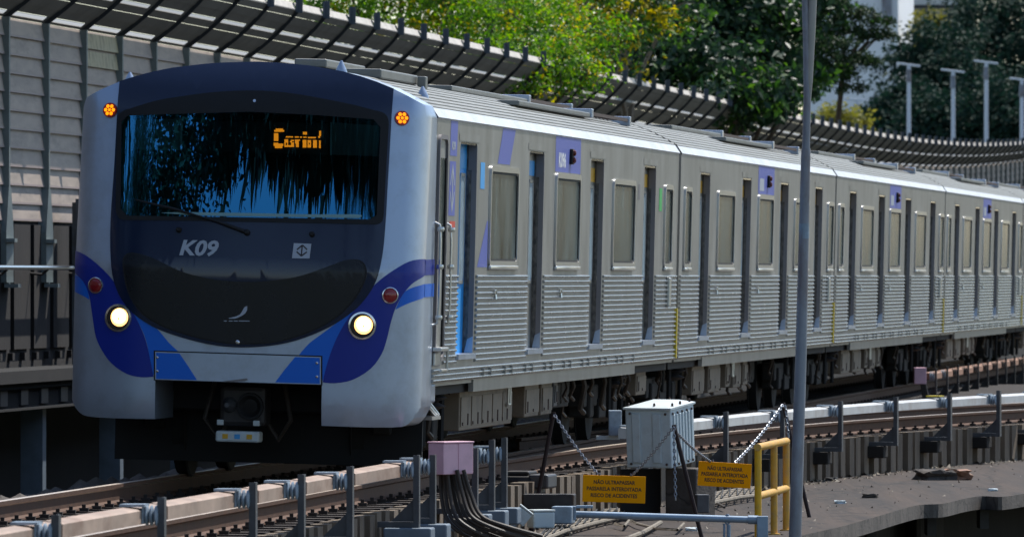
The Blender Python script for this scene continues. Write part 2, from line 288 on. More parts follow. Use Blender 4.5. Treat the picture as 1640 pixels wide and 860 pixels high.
def conform(name, outer, m, parent, off=.0, holes=(), depth=0.0, back=None, smooth=True):
    bm = bmesh.new(); eds = []
    for loop in [outer, *holes]:
        cl = [loop[0]]
        for p in loop[1:]:
            if (Vector(p) - Vector(cl[-1])).length > .002: cl.append(p)
        if (Vector(cl[0]) - Vector(cl[-1])).length < .002: cl.pop()
        vs = [bm.verts.new((p[0], p[1], 0)) for p in cl]
        eds += [bm.edges.new((vs[i], vs[(i + 1) % len(vs)])) for i in range(len(vs))]
    bmesh.ops.triangle_fill(bm, use_beauty=True, use_dissolve=False, edges=eds, normal=(0, 0, 1))
    xs = [v.co.x for v in bm.verts]; ys = [v.co.y for v in bm.verts]
    for ax, lo, hi, st in ((0, min(xs), max(xs), .06), (1, min(ys), max(ys), .1)):
        cuts = [k * st for k in range(math.floor(lo / st) + 1, math.ceil(hi / st))]
        if ax == 0: cuts += [s_ * q for s_ in (1, -1) for q in (1.40, 1.42, 1.46, 1.48, 1.515, 1.53, 1.542, 1.58, 1.60, 1.615, 1.628) if lo < s_ * q < hi]
        for q_ in cuts:
            co = [0, 0, 0]; no = [0, 0, 0]; co[ax] = q_; no[ax] = 1
            bmesh.ops.bisect_plane(bm, geom=bm.verts[:] + bm.edges[:] + bm.faces[:], dist=1e-5, plane_co=co, plane_no=no)
    for f in bm.faces:
        if f.normal.z < 0: f.normal_flip()
    bd = [e for e in bm.edges if len(e.link_faces) == 1]; flat = {v: (v.co.x, v.co.y) for v in bm.verts}
    for v in bm.verts: v.co = nose(*flat[v], off)
    if depth or back is not None:
        r = bmesh.ops.extrude_edge_only(bm, edges=bd); nv = [g for g in r['geom'] if isinstance(g, bmesh.types.BMVert)]
        for v in nv:
            if back is not None: v.co.y = max(v.co.y, back)
            else: v.co.y += depth
    bmesh.ops.recalc_face_normals(bm, faces=bm.faces[:])
    av = sum((f.normal.y * f.calc_area() for f in bm.faces))
    if av > 0 and not depth and back is None:
        for f in bm.faces: f.normal_flip()
    me = bpy.data.meshes.new(name); bm.to_mesh(me); bm.free(); me.materials.append(m)
    if smooth: me.polygons.foreach_set('use_smooth', [True] * len(me.polygons)); me.set_sharp_from_angle(angle=R(40))
    o = bpy.data.objects.new(name, me); COL.objects.link(o); o.parent = parent; return o
def nose_text(name, body, c, size, m, parent, off, wide=1.0, **k):
    v, f = text_verts(body, size, **k); cv, cw = Pn(*c)
    return link_mesh(name, [nose(cv + p.x * wide, cw + p.y, off) for p in v], f, m, parent)
def disc_on_nose(px, r, n=28): cv, cw = Pn(*px); return [(cv + r * math.cos(2 * math.pi * k / n), cw + r * math.sin(2 * math.pi * k / n)) for k in range(n)]
def nose_mx(px, off=0.0):                                    # frame on the nose: z axis points out of it
    v, w = Pn(*px); p = nose(v, w, off); n = (nose(v, w, 1) - nose(v, w, 0)).normalized(); return Matrix.Translation(p) @ n.to_track_quat('Z', 'Y').to_matrix().to_4x4()

ROOFP = [(1.55, 3.30), (1.50, 3.40), (1.36, 3.475), (1.2, 3.55), (1.0, 3.62), (.8, 3.675), (.4, 3.735), (0, 3.755)]
def flank_pt(u, w, out=0.0): return (HW + out, u, w)
def rrect(u0, u1, w0, w1, r, n=5):
    o = []
    for cx, cy, a0 in ((u1 - r, w1 - r, 0), (u0 + r, w1 - r, 90), (u0 + r, w0 + r, 180), (u1 - r, w0 + r, 270)):
        o += [(cx + r * math.cos(R(a0 + 90 * k / n)), cy + r * math.sin(R(a0 + 90 * k / n))) for k in range(n + 1)]
    return o
def ring(mb, outer, inner, x0, x1):                          # frame standing proud from x0 to x1
    n = len(outer); v = [(x0, *p) for p in outer] + [(x1, *p) for p in outer] + [(x1, *p) for p in inner] + [(x0, *p) for p in inner]; f = []
    for k in range(3):
        for i in range(n): j = (i + 1) % n; f.append((k * n + i, k * n + j, (k + 1) * n + j, (k + 1) * n + i))
    mb.add(v, f)
def plate(mb, poly, x): k = len(poly); mb.add([(x, *p) for p in poly], [tuple(range(k))])
def side_quad(mb, pts, out): mb.add([flank_pt(u, w, out) for u, w in pts], [(0, 1, 2, 3)])

def make_window(car, u0, u1):
    fr = MB(); w0, w1 = 1.965, 2.93
    ring(fr, rrect(u0, u1, w0, w1, .09), rrect(u0 + .055, u1 - .055, w0 + .055, w1 - .055, .06), HW, HW + .022)
    fr.bbox((HW, u0 + .03, w0 - .03), (HW + .035, u1 - .03, w0 + .012), .006)
    o = fr.build('window', M['trim_steel'], car, True, 50)
    g = MB(); ring(g, rrect(u0 + .055, u1 - .055, w0 + .055, w1 - .055, .06), rrect(u0 + .085, u1 - .085, w0 + .075, w1 - .075, .05), HW, HW + .012); g.build('gasket', M['gap'], o)
    p = MB(); plate(p, rrect(u0 + .083, u1 - .083, w0 + .073, w1 - .073, .05), HW + .004); p.build('pane', M['pane'], o)
def make_door(car, u0, u1, blue=False, cap='yellow'):
    d = .10; x = HW - d; mid = (u0 + u1) / 2
    lf = MB(); lf.box((x - .04, u0, 1.15), (x, mid - .004, 3.12)); lf.box((x - .04, mid + .004, 1.15), (x, u1, 3.12))
    o = lf.build('door', M['door_blue'] if blue else M['steel'], car)
    if blue: o['label'] = 'blue passenger door leaf'
    for a in (u0 + .16, mid + .17):
        fr = MB(); ring(fr, rrect(a - .03, a + .33, 1.80, 2.84, .05), rrect(a, a + .30, 1.83, 2.81, .04), x, x + .012); f = fr.build('window_frame', M['trim_steel'], o, True, 50)
        p = MB(); plate(p, rrect(a, a + .30, 1.83, 2.81, .04), x + .004); p.build('door_window', M['doorpane'], o)
    if cap:
        s = MB(); s.add([(x + .003, mid + .08, 2.88), (x + .003, u1 - .02, 2.88), (x + .003, u1 - .02, 3.03), (x + .003, mid + .08, 3.03)], [(0, 1, 2, 3)]); s.build('sticker', M['yellow_fresh'] if cap == 'yellow' else M['cyan_film'], o)
    j = MB(); y = u1 - .001
    j.box((x, u1 - .012, 1.15), (HW - .05, u1, 3.12)); j.box((x, u0, 3.10), (HW - .003, u1, 3.119)); b = j.build('door_rubber_glints', M['jamb'], o)
    j = MB(); j.box((HW - .05, u1 - .013, 1.15), (HW, u1 + .001, 2.87)); j.build('door_edge', M['jambtop'], o)
    j = MB(); side_quad(j, [(u0 - .10, 3.13), (u1 + .12, 3.13), (u1 + .12, 3.20), (u0 - .10, 3.20)], .004); j.build('door_header', M['steel'], o)
    j = MB(); j.box((x + .02, u1 - .02, 2.87), (HW - .001, u1 + .001, 3.11)); j.build('pocket_cap', M['jambtop'], o)
    k = MB(); k.add([(x + .02, u1 - .03, 1.155), (HW, u1 - .03, 1.155), (HW, u1 - .014, 1.31), (x + .045, u1 - .014, 1.28)], [(0, 1, 2, 3)]); k.box((x, u0, 1.10), (HW + .03, u1, 1.15)); k.build('door_sill', M['white_print'] if False else M['silver'], o)
    return o
def make_bogie(car, u):
    f = MB()
    for s in (-1, 1):
        f.bbox((s * 1.05 - .09, u - 1.6, .42), (s * 1.05 + .09, u + 1.6, .66), .02); f.bbox((s * 1.05 - .12, u - .35, .28), (s * 1.05 + .12, u + .35, .5), .02)
        for a in (-1.15, 1.15): f.bbox((s * 1.05 - .13, u + a - .18, .3), (s * 1.05 + .13, u + a + .18, .6), .03); f.tube([(s * 1.3, u + a * .55, .3), (s * 1.3, u + a * .55, .85)], .03, 6)
    f.bbox((-1.2, u - .25, .48), (1.2, u + .25, .74), .02); o = f.build('bogie', M['under'], car)
    for a in (-1.15, 1.15):
        for s in (-1, 1):
            w = MB(); w.lathe([(.12, -.08), (.44, -.075), (.46, -.06), (.43, -.055), (.43, .055), (.2, .06), (.1, .1)], Matrix.Translation((s * .83, u + a, .43)) @ Matrix.Rotation(R(90 * s), 4, 'Y'), 24); w.build('wheel', M['under'], o, True)
    for s in (-1, 1):
        a = MB(); a.lathe([(.10, .62), (.19, .66), (.10, .70), (.2, .74), (.11, .78), (.2, .82), (.12, .86), (.14, .9)], Matrix.Translation((s * 1.24, u, 0)), 14); a.build('air_spring', M['darkiron'], o, True, 60)
def make_car(i, doors, wins, boxes, lead, label):
    loc, rot = car_frame(i)
    car = empty('metro_car', loc, rot, label, 'train car', 'cars of the metro train')
    # flank towards the platform, with real door openings, and far flank, floor and ends
    b = MB(); u = 0.0
    ops = sorted(doors)
    for a, c in ops + [(LCAR, LCAR)]:
        side_quad(b, [(u, .90), (a, .90), (a, 3.30), (u, 3.30)], 0); u = c
    for a, c in ops:
        side_quad(b, [(a, .90), (c, .90), (c, 1.15), (a, 1.15)], 0); side_quad(b, [(a, 3.12), (c, 3.12), (c, 3.30), (a, 3.30)], 0)
        for s, e in ((1, a), (-1, c)):                       # rounded upper corners of the openings
            r = .09; arc = [(e + s * r - s * r * math.sin(R(90 * k / 5)), 3.12 - r + r * math.cos(R(90 * k / 5))) for k in range(6)]
            b.add([flank_pt(e, 3.12)] + [flank_pt(*p) for p in arc], [tuple(range(7))])
    b.add([(-HW, 0, .9), (-HW, LCAR, .9), (-HW, LCAR, 3.30), (-HW, 0, 3.30)], [(3, 2, 1, 0)])
    b.add([(x, LCAR, z) for x, z in ((-HW, .9), (HW, .9), *ROOFP, *[(-q, z) for q, z in reversed(ROOFP[:-1])])], [tuple(range(2 + 2 * len(ROOFP) - 1))])
    if not lead: b.add([(x, 0, z) for x, z in ((-HW, .9), (HW, .9), *ROOFP, *[(-q, z) for q, z in reversed(ROOFP[:-1])])], [tuple(reversed(range(2 + 2 * len(ROOFP) - 1)))])
    b.build('body', M['steel'], car)
    # roof: cantrail with sun glare in its pale colour, and grooved sheet
    prof = []
    full = ROOFP + [(-q, z) for q, z in reversed(ROOFP[:-1])]
    c = MB()
    for s in (1, -1): c.add([(s * HW, 0, 3.30), (s * HW, LCAR, 3.30), (s * (HW + .012), LCAR, 3.315), (s * (HW + .012), 0, 3.315), (s * 1.50, LCAR, 3.402), (s * 1.50, 0, 3.402)], [(0, 1, 2, 3), (3, 2, 4, 5)])
    c.build('cantrail', M['cantrail'], car)
    pts = [q for q in full if abs(q[0]) <= 1.5]; rp = []
    for k in range(len(pts) - 1):
        (x0, z0), (x1, z1) = pts[k], pts[k + 1]; n = max(1, round(abs(x1 - x0) / .09))
        for j in range(n):
            t = j / n; t2 = (j + .6) / n; rp += [(x0 + (x1 - x0) * t, z0 + (z1 - z0) * t), (x0 + (x1 - x0) * t, z0 + (z1 - z0) * t + .012), (x0 + (x1 - x0) * t2, z0 + (z1 - z0) * t2 + .012), (x0 + (x1 - x0) * t2, z0 + (z1 - z0) * t2)]
    rp.append(pts[-1]); r = MB(); n = len(rp); us = [0, LCAR]
    r.v = [Vector((x, uu, z)) for uu in us for x, z in rp]; r.f = [(j, j + 1, n + j + 1, n + j) for j in range(n - 1)]
    r.build('roof', M['roof'], car)
    # lower ribs between the doors, continuous sill band, valance
    spans = []; u = 0.70 if lead else .06
    for a, c_ in ops + [(LCAR - .05, LCAR)]:
        spans.append((u + (.07 if u > .8 else 0), a - .07)); u = c_
    for a, c_ in spans:
        m = MB()
        for k in range(16):
            z = 1.068 + k * .0525; pr = [(0, 0), (.016, .003), (.025, .012), (.025, .02), (.016, .029), (0, .032)]
            v = [(HW + p * (0 if e else 1), a + (0 if e == 0 or e == 3 else 0), z + q) for e in (0,) for p, q in pr] + [(HW + p, c_, z + q) for p, q in pr]
            m.add(v, [(j, j + 6, j + 7, j + 1) for j in range(5)] + [tuple(range(6)), tuple(reversed(range(6, 12)))])
        m.build('ribbed_panel', M['rib'], car, True, 60)
    m = MB()
    for k in range(3):
        z = .905 + k * .046; pr = [(0, 0), (.016, .004), (.024, .014), (.024, .022), (.016, .03), (0, .034)]
        m.add([(HW + p, 0.0, z + q) for p, q in pr] + [(HW + p, LCAR, z + q) for p, q in pr], [(j, j + 6, j + 7, j + 1) for j in range(5)] + [tuple(range(6)), tuple(reversed(range(6, 12)))])
    for k in range(26):
        if k % 3: m.box((HW, 3 + k * .55, .93), (HW + .028, 3.03 + k * .55, 1.0))
    m.build('sill_band', M['rib'], car, True, 60)
    m = MB(); m.box((HW - .06, 3.1, .785), (HW - .012, 17.2, .90)); m.box((HW - .05, 0, .87), (HW - .03, LCAR, .90)); m.build('valance', M['steel'], car)
    for a, c_ in wins: make_window(car, a, c_)
    for k, (a, c_) in enumerate(ops): make_door(car, a, c_, lead and k == 0, 'cyan' if lead and k < 2 else ('yellow' if i < 2 else 'yellow'))
    # blue number film with twin red side lamps
    s = MB(); uc = 10.25 if lead else 10.75
    side_quad(s, [(uc - 1.13, 2.94), (uc + 1.1, 2.94), (uc + 1.1, 3.302), (uc - 1.13, 3.302)], .002); s.build('number_film', M['stripe'], car)
    v, f = text_verts('K096', .20, bold=.008); 
    if lead: link_mesh('lettering', [flank_pt(uc - .55 + p.x * 1.45, 3.055 + p.y, .004) for p in v], f, M['white_print'], car)
    else:
        s = MB(); side_quad(s, [(uc - .95, 2.98), (uc - .35, 2.98), (uc - .35, 3.14), (uc - .95, 3.14)], .004); s.build('emblem', M['grey_print'], car)
    s = MB(); s.bbox((HW, uc + .10, 3.03), (HW + .035, uc + .26, 3.19), .01); o = s.build('side_lamp', M['gap'], car)
    for z in (3.072, 3.148): l = MB(); l.lathe([(.032, 0), (.03, .018), (.016, .028)], Matrix.Translation((HW + .035, uc + .16, z)) @ Matrix.Rotation(R(90), 4, 'Y') , 12); l.build('lens', M['dull_red'], o, True)
    # grab handle, yellow end strip, small vents
    s = MB(); ug = 20.35
    s.bbox((HW, ug - .1, 1.52), (HW + .05, ug + .03, 1.86), .015); s.build('side_grille', M['trim_steel'], car)
    s = MB(); s.box((HW, LCAR - .10, .92), (HW + .03, LCAR - .01, 1.5)); s.build('end_strip', M['yellow_line'], car)
    s = MB(); s.box((-1.42, LCAR - .02, 1.0), (1.42, LCAR + .14, 3.25)); s.build('gangway', M['gap'], car)
    s = MB()
    for uh in (4.2, 9.55): s.bbox((HW + .018, uh, 1.70), (HW + .04, uh + .12, 1.745), .008); s.tube([(HW + .03, uh + .06, 1.70), (HW + .035, uh + .06, 1.655)], .015, 6)
    s.build('lock', M['chrome'], car)
    # roof gear
    for v0, z0, ua, ub, uc2 in ((1.02, 3.60, 9.0, 15.4, 19.2), (.30, 3.74, 9.2, 15.6, 19.6)):
        g = MB(); g.bbox((v0 - .16, ua, z0), (v0 + .16, ub, z0 + .055), .012); o = g.build('roof_unit', M['roof'], car)
        g = MB()
        for dv in (-.14, .14): g.box((v0 + dv - .015, ub, z0 + .03), (v0 + dv + .015, uc2, z0 + .065))
        n = 9
        for k in range(n): q = ub + .2 + k * (uc2 - ub - .3) / n; g.box((v0 - .13, q, z0 + .035), (v0 + .13, q + .06, z0 + .06))
        g.build('roof_grating', M['bolt'], o)
        g = MB(); g.bbox((v0 - .18, ub - .03, z0), (v0 + .18, ub + .12, z0 + .10), .01); g.build('roof_clamp', M['silver'], o); g = MB(); g.bbox((v0 - .18, uc2, z0 - .02), (v0 + .18, uc2 + .12, z0 + .09), .01); g.build('roof_clamp', M['silver'], o)
    # underframe: floor, equipment boxes, hoses and bogies
    g = MB(); g.box((-1.45, 0, .78), (1.45, LCAR, .9)); g.box((-.5, 3.6, .35), (.6, 15.5, .8)); g.build('underframe', M['under'], car)
    for k, (a, c_, z0, face, mm) in enumerate(boxes):
        g = MB(); g.bbox((face - .5, a, z0), (face, c_, .80), .012); o = g.build('equipment_box', M[mm], car)
        n = max(1, int((c_ - a) / .7)); g = MB()
        for q in range(n):
            y0 = a + (c_ - a) * q / n
            g.box((face, y0 + .04, z0 + .04), (face + .012, y0 + (c_ - a) / n - .04, .72)); 
        g.build('cover_plate', M[mm], o)
        for q in range(n * 2): y0 = a + .12 + (c_ - a - .2) * q / (2 * n); g = MB(); g.box((face + .012, y0, z0 + .05), (face + .022, y0 + .03, z0 + .08 + .08 * ((q + k) % 2))); g.build('latch', M['bolt'], o)
    random.seed(100 + i)
    for k in range(16):
        g = MB()
        uu = random.uniform(.5, LCAR - .4); vv = random.uniform(1.1, 1.4); z0 = random.uniform(.35, .6)
        g.tube([(vv, uu, .85), (vv + .03, uu + .06, .7), (vv - .02, uu + .12, z0 + .05), (vv, uu + .3, z0)], random.uniform(.012, .03), 6); g.build('hose', M['cable'], car)
    g = MB(); uh = 6.9 if lead else 8.3
    for q in (0, .16): g.tube([(1.40, uh + q, .85), (1.40, uh + q, .60)], .014, 6)
    g.tube([(1.40, uh, .60), (1.40, uh + .16, .60)], .014, 6); g.build('step', M['trim_steel'], car)
    for u in ((2.0, 17.4) if lead else (2.2, 18.6)): make_bogie(car, u)
    return car
LB = [(3.5, 7.5, .40, 1.36, 'box'), (8.6, 9.75, .44, 1.36, 'box'), (10.0, 10.9, .44, 1.36, 'box'), (11.6, 11.9, .50, 1.3, 'iron'), (12.6, 14.2, .46, 1.15, 'under'), (19.6, 20.6, .5, 1.3, 'box')]
MB_ = [(3.7, 5.1, .42, 1.36, 'box'), (5.7, 7.1, .42, 1.36, 'box'), (7.9, 8.4, .46, 1.36, 'box'), (8.9, 9.8, .44, 1.36, 'box'), (10.2, 10.9, .46, 1.36, 'box'), (11.8, 15.4, .42, 1.0, 'under')]
LD = [(1.65, 2.90), (6.95, 8.20), (12.32, 13.57), (17.62, 18.87)]
LW = [(3.83, 6.02), (9.16, 11.32), (14.44, 16.64), (19.8, 20.66)]
MD = [(2.28, 3.46), (7.54, 8.72), (12.8, 13.98), (18.1, 19.28)]
MW = [(.42, 1.22), (4.36, 6.48), (9.62, 11.72), (14.85, 17.05), (20.1, 21.04)]
lead = make_car(0, LD, LW, LB, True, 'leading silver metro car with glossy black front, blue swooshes, lit headlights and number K09')
for i, nm in ((1, 'second metro car of the train, coupled right behind the leading car with the lit headlights'), (2, 'third metro car of the train, right of the tall pole and behind the second car'), (3, 'fourth metro car of the train, mostly visible at the right edge of the photo'), (4, 'fifth metro car, only its near corner showing at the far right end of the train')):
    if i == 1: mid = make_car(1, MD, MW, MB_, False, nm)
    else:
        c = copy_tree(mid); c['label'] = nm; c.location, c.rotation_euler = car_frame(i)

# ---------------------------------------------------------------- the leading car's nose
vl = Pn(248, 640)[0]; vr = Pn(515, 640)[0]; wnl = Pn(248, 608)[1]; wnr = Pn(515, 616)[1]
top = [(x, z + .012) for x, z in [(-x * LW_ / HW, z) for x, z in ROOFP] + [(x, z) for x, z in reversed(ROOFP[:-1])]]
outline = [(vl, .535)] + crom([(vl, .535), (-1.36, .535), (-1.53, .575), (-LW_, .70)], 3)[1:] + [(-LW_, 1.2), (-LW_, 2.2)] + top + [(1.55, 2.2), (1.55, 1.2)] + crom([(1.55, .70), (1.47, .56), (1.32, .515), (vr, .515)], 3) + [(vr, wnr), (vl, wnl)]
roof_arc = P_([(191, 137), (240, 125)]) 
def topz(v): 
    a = v if v > 0 else -v * HW / LW_
    for (x0, z0), (x1, z1) in zip(ROOFP, ROOFP[1:]):
        if x1 <= a <= x0: return z0 + (z1 - z0) * (x0 - a) / (x0 - x1) + .012
    return ROOFP[-1][1]
mva = Pn(191, 140)[0]; mvb = Pn(629, 155)[0]
mask_top = [(mva + (mvb - mva) * k / 16, topz(mva + (mvb - mva) * k / 16) - .004) for k in range(17)]
mask_side = crom(P_([(629, 158), (625, 220), (621, 290), (617, 360), (612, 410), (602, 450), (582, 482), (556, 506), (515, 530), (460, 549), (400, 556), (345, 553), (290, 540), (245, 523), (208, 496), (186, 460), (178, 415), (178, 350), (184, 260), (191, 145)]), 4)
mask = mask_top + mask_side
cen = Vector((sum(p[0] for p in mask) / len(mask), sum(p[1] for p in mask) / len(mask)))
def shrink(poly, k): return [tuple(cen + (Vector(p) - cen) * k) for p in poly]
conform('front_shell', outline, M['silver'], lead, 0, holes=[shrink(mask, .97)], back=.03)
ws = crom(P_([(200, 178), (250, 163), (298, 155), (350, 149), (408, 147), (455, 150), (497, 156), (560, 168), (600, 178)]), 4) + crom(P_([(600, 178), (612, 181), (620, 188), (622, 200)]), 3) + P_([(618, 270)]) + crom(P_([(614, 345), (611, 356), (602, 360)]), 3) + P_([(500, 358), (400, 356), (300, 354)]) + crom(P_([(205, 353), (193, 351), (187, 340)]), 3) + P_([(187, 270)]) + crom(P_([(189, 195), (192, 184), (200, 178)]), 3)
wc = Vector((sum(p[0] for p in ws) / len(ws), sum(p[1] for p in ws) / len(ws)))
gl = [tuple(wc + Vector(((Vector(p) - wc).x * .975, (Vector(p) - wc).y * .95))) for p in ws]
glass = P_([(206, 186), (300, 183), (400, 180), (500, 185), (598, 192)]) + P_([(609, 205), (603, 345), (592, 352), (400, 349), (205, 346), (194, 335), (196, 196)])
mk = conform('front_mask', mask, M['mask'], lead, .012, holes=[gl], depth=.03)
ga = conform('windscreen_gasket', ws, M['gap'], mk, .020, holes=[glass], depth=.02)
conform('windscreen', glass, M['windscreen'], lead, .016)
# cab behind the glass
cab = MB()
for a, b in (((-1.3, .0, 1.75), (1.3, .02, 3.3)), ((-1.3, -.78, 1.7), (1.3, .0, 1.75)), ((-1.3, -.45, 3.25), (1.3, .0, 3.3)), ((-1.33, -.6, 1.7), (-1.3, .02, 3.3)), ((1.3, -.6, 1.7), (1.33, .02, 3.3))): cab.box(a, b)
cb = cab.build('cab_interior', M['cabdark'], lead)
conform('display_board', P_([(300, 192), (525, 196), (524, 246), (300, 240)]), M['cabdark'], lead, -.07)
conform('painted_dash_glare', crom(P_([(258, 341.5), (300, 340.5), (400, 342), (500, 344), (570, 344), (580, 347)]), 3) + P_([(575, 350), (480, 348.5), (350, 346.5), (300, 345)]), M['teal'], lead, .0185)  # dashboard light painted as a pale strip on the outside of the glass
conform('sun_visor', P_([(206, 190), (288, 188), (288, 239), (206, 238)]), M['visor'], lead, -.06)
conform('sun_visor', P_([(529, 194), (608, 200), (607, 249), (528, 246)]), M['visor'], lead, -.06)
vb = MB()
conform('visor_edge', P_([(287, 188), (290, 188), (290, 240), (287, 239)]), M['teal'], lead, -.058)
conform('visor_edge', P_([(528, 194), (530.5, 194), (530, 247), (527.5, 247)]), M['teal'], lead, -.058)
conform('sticker', P_([(197, 322), (208, 322), (208, 341), (197, 341)]), M['teal'], lead, -.012)
led = MB()
for x0, y0, x1, y1 in ((430, 262, 555, 288), (405, 285, 575, 318), (400, 340, 475, 475), (393, 505, 475, 560), (475, 520, 560, 560), (415, 555, 545, 598), (605, 395, 730, 416), (760, 397, 830, 418), (848, 400, 885, 420), (905, 400, 965, 422), (985, 405, 1125, 428), (900, 318, 970, 365),
                       (580, 445, 645, 505), (580, 505, 602, 550), (626, 505, 645, 550), (580, 548, 745, 578), (690, 455, 745, 482), (675, 478, 712, 500), (695, 500, 745, 548), (760, 450, 848, 472), (765, 470, 828, 520), (780, 520, 828, 580), (895, 455, 960, 588), (980, 460, 1040, 505), (980, 505, 1000, 535), (1020, 505, 1040, 535), (980, 535, 1040, 588), (1075, 460, 1140, 592), (1180, 300, 1212, 392), (1165, 388, 1195, 422), (1178, 465, 1206, 598)):
    q = [(400 + x / 10.75, 180 + y / 10.75) for x, y in ((x0, y0), (x1, y0), (x1, y1), (x0, y1))]
    led.add([nose(*Pn(*p), -.062) for p in q], [(0, 1, 2, 3)])
led.build('destination_lettering', M['led'], lead)
# graphics
DBR = crom(P_([(690, 416), (676, 415), (655, 419), (630, 433), (608, 449), (590, 467), (572, 491), (556, 512), (541, 538), (529, 567), (521.5, 592), (517, 612)]), 3) + crom(P_([(517, 612), (536, 613.5), (565, 608), (594, 590), (611, 567), (619, 545), (625, 520), (633, 494), (644, 473), (659, 455), (673, 446), (690, 441)]), 3)
conform('blue_swoosh', DBR, M['navy'], lead, .0045)
conform('light_blue_stripe', crom(P_([(690, 455), (673, 457), (657, 462), (645, 471), (633, 496)]), 3) + crom(P_([(633, 496), (651, 487), (673, 479), (690, 476)]), 3), M['sky'], lead, .003)
conform('light_blue_swoosh', crom(P_([(576, 489), (560, 503), (538, 518), (515, 535), (495, 550), (479, 568)]), 3) + P_([(479, 569), (514, 570.5), (516, 611)]) + crom(P_([(519, 604), (530, 567), (543, 540), (556, 514), (576, 489)]), 3), M['sky'], lead, .003)
DBL = crom(P_([(121, 401), (137, 408.5), (163.5, 430), (185, 454), (203.6, 482), (214, 502), (227.6, 529), (235.6, 553), (242, 582), (246, 603)]), 3) + crom(P_([(246, 603), (227, 604), (203, 598.5), (179, 582), (163.5, 561), (154, 540), (150, 518), (147, 497), (143, 473), (134, 451), (121, 437)]), 3)
conform('blue_swoosh', DBL, M['navy'], lead, .0045)
conform('light_blue_stripe', crom(P_([(120.5, 440), (130, 445), (138, 455), (143.5, 480)]), 3) + crom(P_([(143.5, 480), (134, 474), (120.5, 467)]), 3), M['sky'], lead, .003)
conform('light_blue_swoosh', crom(P_([(204, 482), (230, 505), (254, 529), (270, 548), (286, 563)]), 3) + P_([(249, 562), (248, 600)]) + crom(P_([(245, 600), (236, 553), (228, 529), (214, 502), (204, 482)]), 3), M['sky'], lead, .003)
sb = MB(); u0 = uf(HW, 1.8) - .01
for (ya, yb), mm in (((416, 441), 'navy'), ((455, 476), 'sky')):
    s = MB(); wa = Pn(690, ya)[1]; wb = Pn(690, yb)[1]; s.add([(HW + .004, u0, wa), (HW + .004, .02, wa + .005), (HW + .004, .02, wb + .005), (HW + .004, u0, wb)], [(0, 1, 2, 3)]); s.build('side_stripe', M[mm], lead)
pan = P_([(249, 563), (514, 571.5), (514, 615.5), (249, 607.5)])
pn = conform('coupler_cover', pan, M['silver'], lead, .012, depth=.02)
def clip_panel(pts): return P_(pts)
conform('panel_blue', clip_panel([(250.5, 564.5), (288, 565.8), (302.5, 587), (316, 608.5), (250.5, 606.3)]), M['sky'], pn, .0145)
conform('panel_blue', clip_panel([(512.5, 572.8), (473, 571.4), (456, 592), (441, 612), (512.5, 614.3)]), M['sky'], pn, .0145)
conform('panel_seam', P_([(246.5, 561), (516.5, 569.5), (516.5, 617), (246.5, 609)]), M['gap'], lead, .006, holes=[P_([(249, 563), (514, 571.5), (514, 615.5), (249, 607.5)])])
conform('grey_mark', P_([(357, 610), (380, 607.5), (395, 605.5), (398, 608), (392, 610.5), (370, 611.5)]), M['jambtop'], pn, .0150)  # flat grey patch on the cover's lower edge
sc = MB()
for p in ((252.5, 572), (252.5, 594), (508, 581), (508, 603)): sc.lathe([(.014, 0), (.012, .008), (.006, .012)], nose_mx(p, .014), 10)
sc.build('screw', M['chrome'], pn, True)
ho = crom(P_([(198, 418), (201, 410), (213, 405), (238, 411), (262, 422), (288, 434), (320, 443), (351, 449), (384, 451), (414, 451), (447, 448), (477, 443), (510, 433), (540, 422), (555, 417), (570, 416), (581, 421), (586, 432), (585, 446), (573, 472), (556, 493), (535, 511), (498, 531), (447, 547), (393, 551), (345, 547), (290, 533), (250, 517), (222, 496), (205, 465), (199, 435), (198, 418)]), 3)
hc = Vector((sum(p[0] for p in ho) / len(ho), sum(p[1] for p in ho) / len(ho)))
conform('hatch_seam', [tuple(hc + (Vector(p) - hc) * 1.006) for p in ho], M['gap'], lead, .0135, holes=[[tuple(hc + (Vector(p) - hc) * .985) for p in ho][k] for k in range(0)] or [])
conform('nose_hatch', [tuple(hc + (Vector(p) - hc) * .99) for p in ho], M['hatch'], lead, .017, depth=.01)
nose_text('number_lettering', 'K09', (317, 399), .185, M['grey_print'], lead, .0165, wide=1.12, bold=.006, shear=.22)
em = conform('operator_emblem', P_([(471, 390), (499, 391), (496, 414.5), (468, 414)]), M['grey_print'], lead, .0165)
ar = MB()
def bar(a, b, t):
    a = Vector(Pn(*a)); b = Vector(Pn(*b)); d = (b - a).normalized(); n = Vector((-d.y, d.x)) * t / 2
    ar.add([nose(*q, .0185) for q in (a - n, b - n, b + n, a + n)], [(0, 1, 2, 3)])
for a, b in (((484.5, 393.5), (483, 410)), ((484.8, 393), (476, 400.5)), ((484.8, 393), (492.3, 400.5)), ((483, 410.5), (475.5, 403.5)), ((483, 410.5), (492, 404))): bar(a, b, .012)
ar.build('arrow_mark', M['dark_print'], em)
sw = conform('hatch_emblem', crom(P_([(367, 509), (375, 507.5), (384, 504), (388, 499), (392, 492), (396.5, 490)]), 2) + crom(P_([(396.5, 496), (393, 502), (385, 507), (377, 510), (367, 510)]), 2), M['grey_print'], lead, .0195)
st = MB()
for a, b in ((359, 364), (367, 373), (375, 381), (383, 400)): st.add([nose(*Pn(*p), .0195) for p in ((a, 513.2), (b, 513.4), (b, 514.6), (a, 514.4))], [(0, 1, 2, 3)])
st.build('fine_lettering', M['grey_print'], lead)
k = MB(); k.lathe([(.022, 0), (.02, .012), (.01, .02)], nose_mx((381, 548), .014), 14); k.build('hatch_lock', M['chrome'], lead, True)
